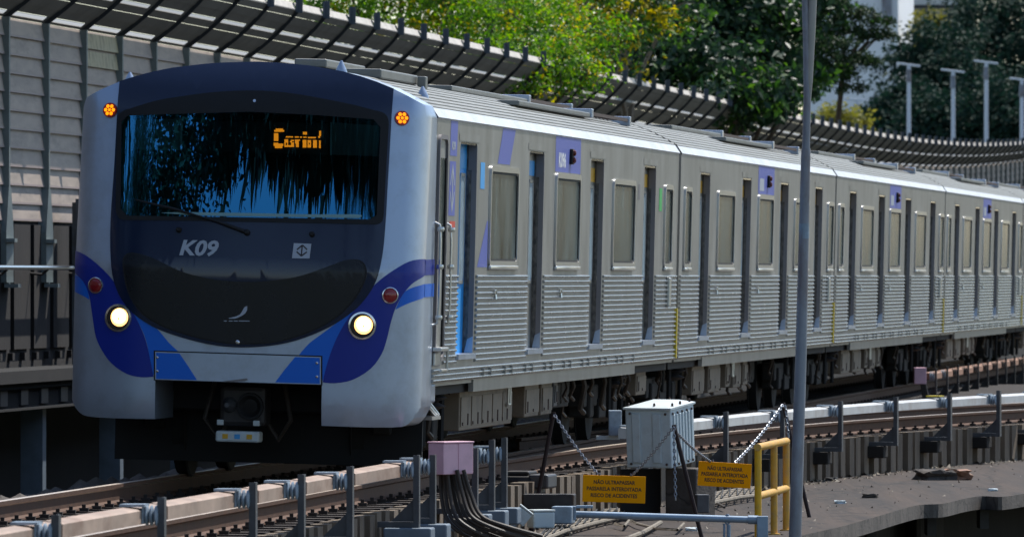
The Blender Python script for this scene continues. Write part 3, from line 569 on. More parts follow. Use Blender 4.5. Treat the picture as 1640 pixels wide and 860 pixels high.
# lamps
for p in ((190, 509), (580, 521.5)):
    mx = nose_mx(p, .004); h = MB(); h.lathe([(.128, 0), (.124, .018), (.108, .02), (.104, .0), (.10, -.03)], mx, 36); o = h.build('headlight', M['chrome'], lead, True)
    d = MB(); d.lathe([(.104, .010), (.09, .004), (.001, .002)], mx, 30); d.build('reflector_ring', M['gap'], o)
    d = MB(); d.lathe([(.088, .008), (.06, .018), (.001, .024)], mx @ Matrix.Translation((.012, .006, 0)), 28); d.build('lamp_glass', M['lamp'], o, True)
    d = MB(); d.lathe([(.062, .024), (.04, .03), (.001, .033)], mx @ Matrix.Translation((.014, .014, 0)), 20); d.build('bulb', M['lamp_hot'], o, True)
    d = MB(); d.lathe([(.012, .03), (.011, .04), (.001, .042)], mx @ Matrix.Translation((.015, -.006, 0)), 10); d.build('bulb_cap', M['amber'], o, True)
for p in ((154, 457), (624.5, 473)):
    mx = nose_mx(p, .004); h = MB(); h.lathe([(.076, 0), (.074, .014), (.066, .016), (.062, .004)], mx, 28); o = h.build('tail_lamp', M['chrome'], lead, True)
    d = MB(); d.lathe([(.064, .006), (.055, .016), (.03, .022), (.001, .024)], mx, 24); d.build('red_glass', M['red_lens'], o, True)
for p in ((177, 177), (643.5, 190)):
    mx = nose_mx(p, .004); h = MB(); h.lathe([(.068, 0), (.066, .016), (.001, .018)], mx, 26); o = h.build('indicator_lamp', M['amber_base'], lead, True)
    d = MB()
    for a in range(6): d.lathe([(.017, .0185), (.014, .024), (.001, .026)], mx @ Matrix.Translation((.038 * math.cos(a * R(60)), .038 * math.sin(a * R(60)), 0)), 10)
    d.lathe([(.014, .0185), (.012, .024), (.001, .026)], mx, 10); d.build('led_cluster', M['amber'], o, True)
# wiper, washer knobs, roof cones, coupler, steps
w = MB(); q = [nose(*Pn(*p), o) for p, o in (((396, 373), .03), (((345), 355), .05), ((330, 351), .05))]; w.tube(q, [.02, .012, .01], 8); w.tube([nose(*Pn(*p), .035) for p in ((218, 321), (280, 336), (348, 356))], [.008, .014, .008], 6); w.lathe([(.03, 0), (.028, .03), (.015, .045)], nose_mx((396, 373), .012), 14); w.build('wiper', M['gap'], lead, True)
w = MB()
for p in ((287, 369), (500, 376)): w.lathe([(.026, 0), (.024, .03), (.014, .045)], nose_mx(p, .012), 12)
w.build('washer_nozzle', M['gap'], lead, True)
w = MB(); w.lathe([(.016, 0), (.014, .01)], nose_mx((408, 163), .012), 12); w.build('camera', M['chrome'], lead)
for v, u, h in ((.72, -.42, .10), (-1.24, -.25, .085), (1.28, .95, .085)):
    c = MB(); c.lathe([(.06, -.03), (.055, .0), (.03, h * .55), (.008, h)], Matrix.Translation((v, u, topz(v))), 14); c.build('roof_antenna', M['silver'], lead, True)
g = MB(); g.bbox((.55, .9, 3.67), (.9, 3.4, 3.76), .015); g.bbox((.15, .5, 3.75), (.45, 3.0, 3.83), .015); g.bbox((.92, 3.2, 3.62), (1.0, 3.35, 3.75), .01); g.build('roof_box', M['roof'], lead)
cp = MB(); cu = -.62
def cpx(x, y): v, w_ = Pn(x, y); return v, w_
cv, cw = cpx(378, 655)
cp.bbox((cv - .21, cu, cw - .16), (cv + .21, cu + .35, cw + .20), .04); cp.tube([(cv, cu + .3, cw), (cv, 1.2, cw)], .10, 12); co = cp.build('coupler', M['darkiron'], lead)
q = MB(); q.lathe([(.125, 0), (.12, .03), (.10, .03), (.03, -.03)], Matrix.Translation((cv + .07, cu, cw + .02)) @ Matrix.Rotation(R(90), 4, 'X'), 22); q.build('coupler_cup', M['gap'], co, True)
q = MB(); q.lathe([(.07, 0), (.05, .1), (.02, .15)], Matrix.Translation((cv - .12, cu, cw + .03)) @ Matrix.Rotation(R(90), 4, 'X'), 16); q.build('coupler_cone', M['iron'], co, True)
cv2, cw2 = cpx(372, 700)
q = MB(); q.bbox((cv2 - .20, cu - .02, cw2 - .05), (cv2 + .20, cu + .2, cw2 + .05), .02); e = q.build('electric_head', M['cabinet_lid'], co)
for dx, mm in ((-.11, 'yellow_fresh'), (0, 'cyan_film'), (.11, 'yellow_fresh')): q = MB(); q.box((cv2 + dx - .025, cu - .024, cw2 - .02), (cv2 + dx + .025, cu - .02, cw2 + .022)); q.build('head_label', M[mm], e)
q = MB()
for dx in (-.16, .17): q.bbox((cv2 + dx - .03, cu - .02, cw2 + .10), (cv2 + dx + .03, cu + .1, cw2 + .15), .008)
q.build('bracket', M['cabinet_lid'], co)
q = MB()
for dx in (-.3, .33): q.tube([(cv + dx, cu + .3, cw + .25), (cv + dx * 1.25, cu + .2, cw - .1), (cv + dx * .9, cu + .25, cw - .28), (cv + dx * .5, cu + .3, cw - .1)], .022, 8)
q.build('jumper_hose', M['cable'], co, True)
pl = MB(); pl.box((-1.42, .45, .13), (1.42, .5, .9)); pl.box((-1.45, .05, .62), (1.45, .12, .95)); pl.bbox((-1.3, .1, .6), (1.3, .3, .8), .02); pl.build('front_beam_shade_plate', M['gap'], lead)  # beam plus a black plate added for the dark under the nose
sk = MB(); sk.bbox((1.30, -.02, .72), (1.535, .42, .895), .02); sk.build('skirt_return', M['silver'], lead)
# crew door with grab rails, side films
cdm = MB(); side_quad(cdm, [(.10, 1.15), (.62, 1.15), (.62, 3.12), (.10, 3.12)], .003); cdo = cdm.build('crew_door', M['steel'], lead)
r_ = MB(); ring(r_, rrect(.06, .66, 1.1, 3.16, .1), rrect(.10, .62, 1.14, 3.12, .08), HW, HW + .025); r_.build('door_frame', M['jambtop'], cdo, True)
r_ = MB(); plate(r_, rrect(.2, .56, 1.95, 2.95, .08), HW + .006); r_.build('crew_window', M['pane'], cdo)
r_ = MB(); r_.box((HW, .57, 1.2), (HW + .02, .62, 2.95)); r_.build('door_seal', M['gap'], cdo)
for uu in (.0, .74):
    h = MB(); h.tube([(HW, uu, 2.36), (HW + .045, uu, 2.34), (HW + .055, uu, 2.2), (HW + .055, uu, 1.62), (HW + .045, uu, 1.45), (HW, uu, 1.43)], .012, 8)
    for z in (2.30, 1.96, 1.50): h.lathe([(.03, -.02), (.035, 0), (.03, .02)], Matrix.Translation((HW + .055, uu, z)), 10)
    h.build('grab_rail', M['trim_steel'], lead, True)
h = MB(); h.bbox((HW, .02, 1.19), (HW + .09, .5, 1.23), .01); h.tube([(HW + .08, .48, 1.22), (HW + .075, .48, 1.02), (HW + .07, .1, 1.02)], .014, 6); h.bbox((HW, .05, 1.06), (HW + .03, .4, 1.18), .01); h.build('crew_step', M['trim_steel'], lead)
h = MB()
for q in (.12, .3): h.tube([(1.42, q + .5, .72), (1.48, q + .75, .60)], .018, 6)
h.box((1.36, .5, .56), (1.5, 1.1, .59)); h.build('foot_step', M['trim_steel'], lead)
fm = MB(); side_quad(fm, [(.92, 2.98), (1.40, 2.98), (1.44, 3.302), (.94, 3.302)], .002); fm.build('blue_film', M['stripe'], lead); fm = MB(); side_quad(fm, [(.90, 2.43), (1.34, 2.43), (1.36, 2.93), (.92, 2.93)], .002); fm.build('blue_film', M['stripe'], lead); fm = MB()
side_quad(fm, [(4.42, 2.955), (5.36, 2.955), (5.78, 3.302), (4.80, 3.302)], .002); fm.build('blue_film', M['stripe'], lead); fm = MB(); fm.add([flank_pt(3.05, 1.96, .002), flank_pt(3.80, 1.96, .002), flank_pt(3.80, 2.40, .002), flank_pt(3.72, 2.40, .002)], [(0, 1, 2, 3)]); fm.build('blue_film', M['stripe'], lead)
v, f = text_verts('K09', .10, bold=.004); link_mesh('side_lettering', [flank_pt(1.16 + p.x * 1.6, 3.07 + p.y, .004) for p in v], f, M['grey_print'], lead)
h = MB(); c0, c1 = 1.12, 2.68
for s in (1, -1):
    h.add([flank_pt(c0 - .17, c1 + s * .03, .004), flank_pt(c0 - .12, c1 + s * .03, .004), flank_pt(c0, c1 + s * .18, .004), flank_pt(c0, c1 + s * .23, .004)], [(0, 1, 2, 3)]); h.add([flank_pt(c0 + .17, c1 + s * .03, .004), flank_pt(c0 + .12, c1 + s * .03, .004), flank_pt(c0, c1 + s * .18, .004), flank_pt(c0, c1 + s * .23, .004)], [(0, 1, 2, 3)])
side_quad(h, [(c0 - .025, c1 - .2), (c0 + .025, c1 - .2), (c0 + .025, c1 + .2), (c0 - .025, c1 + .2)], .005); h.build('side_emblem', M['grey_print'], lead)
for (a, b_, c_, d_), mm, nm in (((1.0, 2.30, 1.38, 2.38), 'red_film', 'red_notice'), ((3.14, 2.70, 3.46, 2.95), 'cyan_film', 'access_notice'), ((19.25, 2.62, 19.55, 2.88), 'green_film', 'green_notice'), ((17.0, 2.73, 17.2, 2.9), 'jambtop', 'small_notice')):
    h = MB(); side_quad(h, [(a, b_), (c_, b_), (c_, d_), (a, d_)], .003); h.build(nm, M[mm], lead)
# ---------------------------------------------------------------- ground, viaduct decks
g = MB(); g.add([(-3000, -500, -9), (3000, -500, -9), (3000, 4500, -9), (-3000, 4500, -9)], [(0, 1, 2, 3)]); tag(g.build('ground', M['ground']), kind='structure')
# near rail of the diverging track: sideways position by distance
_rd = np.array([57.8, 68, 79, 84.9, 89.4, 93.6, 103.3, 109.5]); _rx = np.array([-3.05, -1.84, -.37, .395, 1.23, 2.17, 4.16, 6.2])
_pc = np.polyfit(_rd - 80, _rx, 3)
def RX(d):
    if d < 60: return float(np.polyval(_pc, -20) + (d - 60) * np.polyval(np.polyder(_pc), -20))
    if d > 112: return float(np.polyval(_pc, 32) + (d - 112) * np.polyval(np.polyder(_pc), 32) * (1 + (d - 112) * .006))
    return float(np.polyval(_pc, d - 80))
def RS(d): return (RX(d + .2) - RX(d - .2)) / .4
def near(d, off, z=0.0):                                      # point beside the near rail; off to the platform side
    s = RS(d); k = 1 / math.hypot(1, s); return Vector((RX(d) + off * k, d - off * s * k, z))
def frame_at(d): s = RS(d); t = Vector((s, 1, 0)).normalized(); return t, Vector((t.y, -t.x, 0))
def d_for(x, off):                                            # distance at which the offset line crosses a photo column
    lo, hi = 45, 135
    for _ in range(60):
        m = (lo + hi) / 2; p = near(m, off)
        if CX + p.x / p.y * F < x: lo = m
        else: hi = m
    return m
def train_pt(s, v, z):                                        # point on the train's own track, s metres behind the leading car's front
    i = max(0, min(4, int(s // 21.6))); (a, b), (c, d) = NODES[i], NODES[i + 1]; L = math.hypot(c - a, d - b); t = Vector(((c - a) / L, (d - b) / L, 0)); r = Vector((t.y, -t.x, 0))
    q = s - 21.6 * i if s > 0 else s
    return Vector((a, b, 0)) + t * q + r * (v - 1.5985) + Z * (z - .0244 * v + .018)
RAILP = [(-.075, -.17), (.075, -.17), (.07, -.155), (.012, -.14), (.012, -.045), (.036, -.03), (.036, 0), (-.036, 0), (-.036, -.03), (-.012, -.045), (-.012, -.14), (-.07, -.155)]
def rail_from(path, name, parent):
    m = MB(); m.sweep(path, RAILP); o = m.build(name, M['rail'], parent); o.data.materials.append(M['railhead'])
    for p in o.data.polygons:
        if abs(p.normal.z) > .7 and p.center.z > -.025: p.material_index = 1
    return o
tr1 = empty('railway_track', (0, 0, 0), (0, 0, 0), 'straight rusty railway track that the metro train stands on', 'railway track', 'running tracks')
for v in (-.835, .835):
    path = []
    for s in list(np.arange(-30, 120, 3.0)):
        p = train_pt(s, v, 0); q = train_pt(s + .5, v, 0); t = (q - p).normalized(); path.append((p, Vector((t.y, -t.x, 0)), Z))
    rail_from(path, 'rail', tr1)
m = MB()
for k in range(-48, 190):
    s = k * .62; a = train_pt(s, -1.25, -.175); b = train_pt(s, 1.2, -.175); t = (train_pt(s + .1, 0, 0) - train_pt(s, 0, 0)).normalized() * .11
    m.add([a - t, b - t, b + t, a + t, a - t - Z * .15, b - t - Z * .15, b + t - Z * .15, a + t - Z * .15], [(0, 1, 2, 3), (0, 4, 5, 1), (1, 5, 6, 2), (2, 6, 7, 3), (3, 7, 4, 0)])
    for v in (-.835, .835):
        for e in (-.1, .1):
            c = train_pt(s, v + e, -.175); m.box((c.x - .04, c.y - .05, c.z), (c.x + .04, c.y + .05, c.z + .03)); m.box((c.x - .016, c.y - .02, c.z + .03), (c.x + .016, c.y + .02, c.z + .06))
o = m.build('sleeper', M['sleeper'], tr1); o['kind'] = 'stuff'
tr2 = empty('railway_track', (0, 0, 0), (0, 0, 0), 'curved rusty track bending away to the right in front of the train, beside the walkway', 'railway track', 'running tracks')
ds = list(np.arange(46, 150, 2.0))
for off, d0 in ((0, 46), (-1.67, 92)):
    path = []
    for d in ds:
        if d < d0: continue
        p = near(d, off, 0); t, r = frame_at(d); path.append((p, r, Z))
    rail_from(path, 'rail', tr2)
m = MB()
for k in range(0, 170):
    d = 46 + k * .6; i0 = -.42 if d < 92 else -2.15; a = near(d, i0, -.175); b = near(d, .36, -.175); t = frame_at(d)[0] * .11
    m.add([a - t, b - t, b + t, a + t, a - t - Z * .15, b - t - Z * .15, b + t - Z * .15, a + t - Z * .15], [(0, 1, 2, 3), (0, 4, 5, 1), (1, 5, 6, 2), (2, 6, 7, 3), (3, 7, 4, 0)])
    for oo in (-.1, .1) if d < 92 else (-1.77, -1.57, -.1, .1):
        c = near(d, oo, -.175); m.box((c.x - .04, c.y - .05, c.z), (c.x + .04, c.y + .05, c.z + .03)); m.box((c.x - .016, c.y - .02, c.z + .03), (c.x + .016, c.y + .02, c.z + .06))
o = m.build('sleeper', M['sleeper'], tr2); o['kind'] = 'stuff'
# ballast deck between the left edge and the retaining wall
m = MB(); L_, R_ = [], []
for d in np.arange(44, 152, 2.0): L_.append(train_pt((d - 73) * 1.0076, -1.75, -.205)); R_.append(near(d, .46, -.205))
n = len(L_); m.v = L_ + R_ + [p - Z * 1.2 for p in L_] + [p - Z * 8 for p in R_]
for i in range(n - 1): m.f += [(i, n + i, n + i + 1, i + 1), (i, i + 1, 2 * n + i + 1, 2 * n + i), (n + i, 3 * n + i, 3 * n + i + 1, n + i + 1)]
tag(m.build('track_bed', M['ballast']), kind='structure')
m = MB()
for d in np.arange(46, 118, .35):
    p = train_pt((d - 73) * 1.0076, -1.66 + random.uniform(-.06, .06), -.24); r = random.uniform(.09, .17); c = bmesh.new(); bmesh.ops.create_icosphere(c, subdivisions=1, radius=r)
    for q in c.verts: q.co = Vector((q.co.x * 1.1, q.co.y * 1.6, q.co.z * .8)) * random.uniform(.75, 1.15); q.co += p + Z * .04
    c.verts.index_update(); m.add([q.co.copy() for q in c.verts], [[q.index for q in f.verts] for f in c.faces]); c.free()
tag(m.build('rubble', M['concrete']), 'rough rubble kerb along the left edge of the track bed', 'rubble', kind='stuff')
# ribbed retaining wall between the track and the walkway
m = MB(); d = 50.0
while d < 140:
    t, r = frame_at(d); p = near(d, .44, 0); zt = -.165 + random.uniform(-.012, .006); w = random.uniform(.125, .15)
    ex = random.uniform(.13, .16)
    c = [p - t * w, p + t * w, p + t * w + r * ex, p - t * w + r * ex]
    m.add([q + Z * zt for q in c] + [q + Z * (-.67 if random.random() > .12 else -.62) for q in c], [(0, 1, 2, 3), (0, 4, 5, 1), (1, 5, 6, 2), (2, 6, 7, 3), (3, 7, 4, 0)])
    d += .50 / math.hypot(1, RS(d))
tag(m.build('retaining_wall', M['ribwall']), 'low wall of dirty vertical concrete ribs holding the curved track bed', 'wall')
# walkway in front of it
edge_px = [(1215, 875), (1288, 856), (1342, 844), (1400, 828), (1440, 816), (1473, 808), (1510, 806), (1545, 798), (1573, 794), (1605, 795), (1640, 790)]
_e = [G(x, y, -.65) for x, y in edge_px]; edge = [Vector((*q, -.65)) for q in crom([(p.x, p.y) for p in _e], 5)]; edge = [edge[0] + Vector((-1.6, -9, 0)), edge[0] + Vector((-1.0, -3.5, 0))] + edge + [edge[-1] + Vector((6, 9, 0)), edge[-1] + Vector((16, 20, 0))]
ie = [near(d, .40, -.65) for d in np.linspace(62, 140, 40)]
bm = bmesh.new(); vs = [bm.verts.new(p) for p in edge + list(reversed(ie))]; f = bm.faces.new(vs)
bmesh.ops.triangulate(bm, faces=[f]); 
for q in bm.faces:
    if q.normal.z < 0: q.normal_flip()
me = bpy.data.meshes.new('walkway'); bm.to_mesh(me); bm.free(); me.materials.append(M['walk']); o = bpy.data.objects.new('walkway', me); COL.objects.link(o); tag(o, kind='structure')
m = MB(); n = len(edge)
m.v = [p.copy() for p in edge] + [p - Z * .15 for p in edge] + [p - Z * .15 + Vector((-.9, .5, 0)) for p in edge] + [p - Z * 8 + Vector((-.9, .5, 0)) for p in edge]
for i in range(n - 1): m.f += [(i, n + i, n + i + 1, i + 1), (n + i, 2 * n + i, 2 * n + i + 1, n + i + 1)]
tag(m.build('walkway_edge', M['concrete']), kind='structure')
m = MB()
for i in range(n - 1): m.f += [(i, n + i, n + i + 1, i + 1)]
m.v = [p - Z * .15 + Vector((-.9, .5, 0)) for p in edge] + [p - Z * 8 + Vector((-.9, .5, 0)) for p in edge]
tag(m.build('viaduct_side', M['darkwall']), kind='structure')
vs_ = empty('walkway_supports', edge[12] - Z * .3, (0, 0, 0), 'row of small dark brackets under the edge of the concrete walkway', 'brackets')
for x, y in ((1360, 850), (1412, 840), (1508, 822), (1592, 812)):
    p = G(x, y, -.78); m = MB(); m.box((-.05, 0, -.25), (.05, .7, 0)); b = m.build('bracket', M['darkiron'], vs_); b.location = p - vs_.location + Vector((-.1, .15, 0))
m = MB(); rr_ = random.Random(5)
for k in range(900):
    d = rr_.uniform(76, 112); a = abs(rr_.gauss(0, .16)) if k < 650 else rr_.uniform(.2, 2.6); p = near(d, .62 + a, -.65); s = rr_.uniform(.012, .04) * (1 if a < .5 else .7)
    c = [p + Vector((rr_.uniform(-1, 1) * s, rr_.uniform(-1, 1) * s * 2, z)) for z in (0, 0, 0, s * rr_.uniform(.5, 1.2))]; m.add(c, [(0, 1, 3), (1, 2, 3), (2, 0, 3)])
tag(m.build('gravel', M['cable_tan']), 'loose grit gathered along the foot of the ribbed wall', 'gravel', kind='stuff')
# loose debris on the walkway
def chunk(seed, sx, sy, sz):
    rr = random.Random(seed); c = bmesh.new(); bmesh.ops.create_cube(c, size=1); bmesh.ops.subdivide_edges(c, edges=c.edges[:], cuts=2, use_grid_fill=True)
    for q in c.verts: q.co = Vector((q.co.x * sx, q.co.y * sy, (q.co.z + .5) * sz)) + Vector([rr.uniform(-1, 1) * .12 * s for s in (sx, sy, sz)])
    c.verts.index_update(); mb = MB(); mb.add([q.co.copy() for q in c.verts], [[q.index for q in f.verts] for f in c.faces]); c.free(); return mb
o = chunk(3, .34, .5, .12).build('concrete_slab', M['concrete']); o.location = G(1497, 768, -.65); o.rotation_euler.z = .3; tag(o, 'broken concrete slab with a rusty end lying on the walkway by the ribbed wall', 'slab')
o2 = chunk(5, .22, .45, .125).build('rusty_face', M['cover_rust'], o); o2.location = (.28, 0, 0)
for k, (x, y, s, mm, lb) in enumerate(((1346, 806, .11, 'cabinet', 'pale paper scrap on the walkway right of the yellow railing'), (1393, 797, .16, 'concrete', 'flat stone chip in the middle of the walkway'), (1590, 786, .1, 'cabinet', 'whitish scrap near the far right walkway edge'), (1108, 850, .12, 'cabinet', 'white rag lying under the blue-grey pipe, left of its clamp'), (1330, 770, .14, 'darkiron', 'dark clump of dirt at the foot of the ribbed wall behind the tall pole'))):
    o = chunk(20 + k, s, s * .7, s * .3).build('debris', M[mm]); o.location = G(x, y, -.65); tag(o, lb, 'debris', 'litter on the walkway')
# ---------------------------------------------------------------- third rails: covers, insulators, posts
def third_post(parent, d, off, arm=True, zt=.33):
    t, r = frame_at(d); mx = Matrix(((r.x, t.x, 0, 0), (r.y, t.y, 0, 0), (0, 0, 1, 0), (0, 0, 0, 1))); mx.translation = near(d, off, 0)
    m = MB(); m.box((.165, -.045, -.24), (.215, -.033, zt), mx); m.box((.195, -.033, -.24), (.215, .045, zt), mx)
    m.add([(.17, -.02, -.235), (.17, -.02, -.04), (-.03, -.02, -.235), (.17, .0, -.235), (.17, .0, -.04), (-.03, .0, -.235)], [(0, 1, 2), (3, 5, 4), (0, 3, 4, 1), (1, 4, 5, 2), (2, 5, 3, 0)], mx)
    m.box((-.30, -.05, -.285), (.215, .05, -.237), mx); o = m.build('post', M['iron'], parent)
    b = MB(); b.bbox(((-.08 if d < 81 else -.30), -.14, -.44), ((.33 if d < 81 else .06), .14, -.287), .015, mx); b.build('bracket_block', M['column'] if d < 81 else M['darkwall'], o)
    i = MB()
    for k in range(3): i.lathe([(.04, -.014), (.066, -.008), (.072, .004), (.045, .014)], mx @ Matrix.Translation((.092 + .033 * k, -.03, .205)) @ Matrix.Rotation(R(90), 4, 'Y'), 16)
    i.box((-.085, -.13, .266), (.09, .08, .284), mx); i.box((.066, -.10, .15), (.08, .06, .266), mx); i.build('insulator', M['porcelain'], o, True, 45)
    return o
COVP = [(-.075, .145), (.065, .145), (.065, .238), (.045, .25), (-.055, .262), (-.075, .25)]
def cover_run(parent, d0, d1, off, mm, z=0):
    path = []; n = max(2, int((d1 - d0) / 1.2) + 1)
    for k in range(n): d = d0 + (d1 - d0) * k / (n - 1); t, r = frame_at(d); path.append((near(d, off, z), r, Z))
    m = MB(); m.sweep(path, COVP); return m.build('cover', mm, parent)
OFF = .72
tl = empty('third_rail', near(55, OFF, 0), (0, 0, 0), 'third rail with tan weathered covers along the near left track, ending at the pink box', 'third rail', 'third rails')
def fix(par):                                                 # children were built in world space
    bpy.context.view_layer.update()
    for c in par.children: c.matrix_parent_inverse = par.matrix_world.inverted()
pxs = [-80, 82, 252, 399, 477, 555, 662]; dd = [d_for(x - 2, OFF + .15) for x in pxs]
for d in dd: third_post(tl, d, OFF)
dd2 = [d_for(x, OFF + .15) for x in (82, 252, 399, 477 + 78, 662)]
prev = d_for(-90, OFF)
runs = [d_for(x, OFF) for x in (82, 252, 399, 477, 555, 662)]
for a, b in zip([prev] + runs[:-1], runs): cover_run(tl, a + .06, b - .06, OFF, M['cover_tan'])
for x in (686, 754): third_post(tl, d_for(x, OFF + .15), OFF, zt=.31)
fix(tl)
tr_ = empty('third_rail', near(95, OFF, 0), (0, 0, 0), 'third rail with clean white covers curving along the track beside the walkway', 'third rail', 'third rails')
pr = [1030, 1157, 1248, 1341, 1430, 1516, 1595, 1668]; rr = [d_for(x, OFF + .15) for x in pr]
for d in rr: third_post(tr_, d, OFF)
rr0 = [d_for(1000, OFF)] + rr[1:]
for k, (a, b) in enumerate(zip(rr0[:-1], rr0[1:])): cover_run(tr_, a + .06, b - .06, OFF, M['cover'])
d = rr[5]; t, r = frame_at(d); mx = Matrix(((r.x, t.x, 0, 0), (r.y, t.y, 0, 0), (0, 0, 1, 0), (0, 0, 0, 1))); mx.translation = near(d, OFF, 0); m = MB(); m.box((-.09, -.16, .287), (.092, .1, .303), mx); m.build('yellow_cap', M['yellow_line'], tr_)
fix(tr_)
te = empty('third_rail_end', near(d_for(790, OFF), OFF, 0), (0, 0, 0), 'bare end brackets of the third rail with pale insulators, right of the pink box', 'third rail end')
for x in (781, 801): third_post(te, d_for(x, OFF + .15), OFF, zt=.36)
fix(te)
m = MB(); p = A(985, 690, d_for(985, .5)); m.bbox((p.x - .07, p.y - .1, p.z - .05), (p.x + .07, p.y + .2, p.z + .22), .01); o = m.build('rail_end_box', M['porcelain']); tag(o, 'small pale blue end box of the third rail, just left of the white cabinet', 'box')
m = MB(); m.box((p.x - .2, p.y - .05, p.z - .09), (p.x + .05, p.y + .05, p.z - .05)); m.build('tray', M['cabinet_lid'], o)
# far third rail of the train's own track
tf = empty('third_rail', train_pt(66, 1.6, 0), (0, 0, 0), 'rusty orange third rail beside the train near the right edge, running under the last cars', 'third rail', 'third rails')
ss = [61 + 2.6 * k for k in range(19)]
for k, s in enumerate(ss):
    a = train_pt(s, 1.60, 0); b = train_pt(s + 1, 1.60, 0); t = (b - a).normalized(); r = Vector((t.y, -t.x, 0)); mx = Matrix(((r.x, t.x, 0, 0), (r.y, t.y, 0, 0), (0, 0, 1, 0), (0, 0, 0, 1))); mx.translation = a
    m = MB(); m.box((.12, -.05, -.3), (.15, .05, .36), mx); m.add([(.12, -.02, -.30), (.12, -.02, .05), (-.15, -.02, -.30), (.12, .02, -.30), (.12, .02, .05), (-.15, .02, -.30)], [(0, 1, 2), (3, 5, 4), (0, 3, 4, 1), (1, 4, 5, 2), (2, 5, 3, 0)], mx); o = m.build('post', M['darkiron'], tf)
    i = MB()
    for q in range(3): i.lathe([(.04, -.012), (.085, -.006), (.09, .004), (.05, .012)], mx @ Matrix.Translation((.04 + .03 * q, 0, .215)) @ Matrix.Rotation(R(90), 4, 'Y'), 10)
    i.build('insulator', M['porcelain' if k < 2 else 'iron'], o, True)
    if k: m = MB(); m.sweep([(train_pt(ss[k - 1] + .12, 1.6, .02), r, Z), (train_pt(s - .25, 1.6, .02), r, Z)], COVP); m.build('cover', M['cover_rust'], tf)
fix(tf)
pkf = A(1473, 602, train_pt(61, 1.6, 0).y - .6); m = MB(); m.bbox((pkf.x - .1, pkf.y - .2, pkf.z - .13), (pkf.x + .1, pkf.y + .3, pkf.z + .14), .01); o = m.build('pink_box', M['pink']); tag(o, 'small pink terminal box on the rusty third rail under the far cars', 'terminal box')
m = MB()
for k in range(3): m.tube([pkf + Vector((.02 + .03 * k, -.15, -.12)), pkf + Vector((.06 + .04 * k, -.2, -.4)), pkf + Vector((.14 + .05 * k, -.25, -.7))], .022, 6)
m.build('cable', M['cable'], o, True)
# near pink box with its cables
dpk = d_for(722, OFF + .1); t, r = frame_at(dpk); mx = Matrix(((r.x, t.x, 0, 0), (r.y, t.y, 0, 0), (0, 0, 1, 0), (0, 0, 0, 1)))
pb = empty('pink_box', A(722, 732, dpk), (0, 0, R(50)), 'large pink terminal box with two lids at the end of the near third rail', 'terminal box')
for x0, x1 in ((-.205, -.003), (.003, .205)):
    m = MB(); m.bbox((x0, -.09, -.15), (x1, .09, .125), .008); m.bbox((x0 - .004, -.1, .127), (x1 + .004, .1, .142), .005); o = m.build('housing', M['pink'], pb)
pc = A(722, 732, dpk)
m = MB()
for k in range(8):
    x = 706 + 5.2 * k; e = [(x, 752, 0), (x + 1 + k * 1.5, 790, -.02), (x + 8 + k * 3, 826, -.1), (x + 28 + k * 6, 850 - k, -.2), (x + 70 + 8 * k, 872 - 2 * k, -.1)]
    q = [A(a, b, dpk + c - .05 * (k % 3)) for a, b, c in e]; xy = crom([(p.x, p.z) for p in q], 5); yy = crom([(p.y, 0) for p in q], 5); m.tube([(p[0], r_[0], p[1]) for p, r_ in zip(xy, yy)], .019, 7)
cb_ = m.build('cable_bundle', M['cable'], None, True); tag(cb_, 'bundle of thick black cables dropping from the pink box and curving to the right', 'cables')
# ---------------------------------------------------------------- point machine and boxes right of the pink box
def at_box(name, px, d, size, mm, label, cat, rz=0, ry=0, bev=.02, rx=0):
    o = MB(); a, b, c = size; o.bbox((-a / 2, -b / 2, -c / 2), (a / 2, b / 2, c / 2), bev); q = o.build(name, M[mm]); q.location = A(*px, d); q.rotation_euler = (R(rx), R(ry), R(rz)); return tag(q, label, cat)
pm = at_box('point_machine', (838, 778), 79.5, (.36, .5, .22), 'darkiron', 'dark rounded point machine beside the rail, between pink box and left sign', 'point machine', rz=-12, bev=.05)
m = MB(); m.bbox((-.16, -.2, .11), (.1, .2, .15), .015); m.build('lid', M['darkiron'], pm)
m = MB(); m.lathe([(.02, 0), (.02, .03), (.01, .04)], Matrix.Translation((.1, -.25, .03)) @ Matrix.Rotation(R(90), 4, 'X'), 10); m.build('lock', M['chrome'], pm)
m = MB(); m.bbox((.10, -.24, -.02), (.30, .2, .12), .02); m.build('motor_case', M['iron'], pm)
at_box('steel_beam', (880, 806), 78.5, (.50, .25, .19), 'darkiron', 'black steel beam lying between the point machine and the left orange sign', 'beam', rz=-6, bev=.012)
jb = at_box('junction_box', (866, 832), 77.5, (.22, .2, .155), 'cabinet', 'pale grey junction box standing upright under the black steel beam', 'junction box', rz=20, bev=.015)
m = MB(); m.bbox((-.115, -.105, .08), (.115, .105, .1), .008); m.build('lid', M['cabinet_lid'], jb)
jt = at_box('junction_box', (835, 826), 77.2, (.15, .15, .14), 'cabinet', 'small pale junction box tilted on its conduit, left of the upright one', 'junction box', ry=38, bev=.012)
m = MB(); m.bbox((-.08, -.08, .071), (.08, .08, .088), .006); m.build('lid', M['cabinet_lid'], jt); m = MB(); m.tube([(0, 0, -.07), (-.0, 0, -.3)], .032, 10); m.build('conduit', M['pipe'], jt)
at_box('blue_box', (902, 824), 78.2, (.20, .25, .17), 'pipe', 'blue-grey steel box at the left end of the long pipe', 'box', rz=-8, bev=.012)
m = MB(); a, b = A(795, 822, 77.5), A(795, 862, 77.5); m.box((a.x - .012, a.y, b.z), (a.x + .012, a.y + .02, a.z)); tag(m.build('marker_stick', M['pipe']), 'thin blue-grey stick standing behind the cable bundle', 'stick')
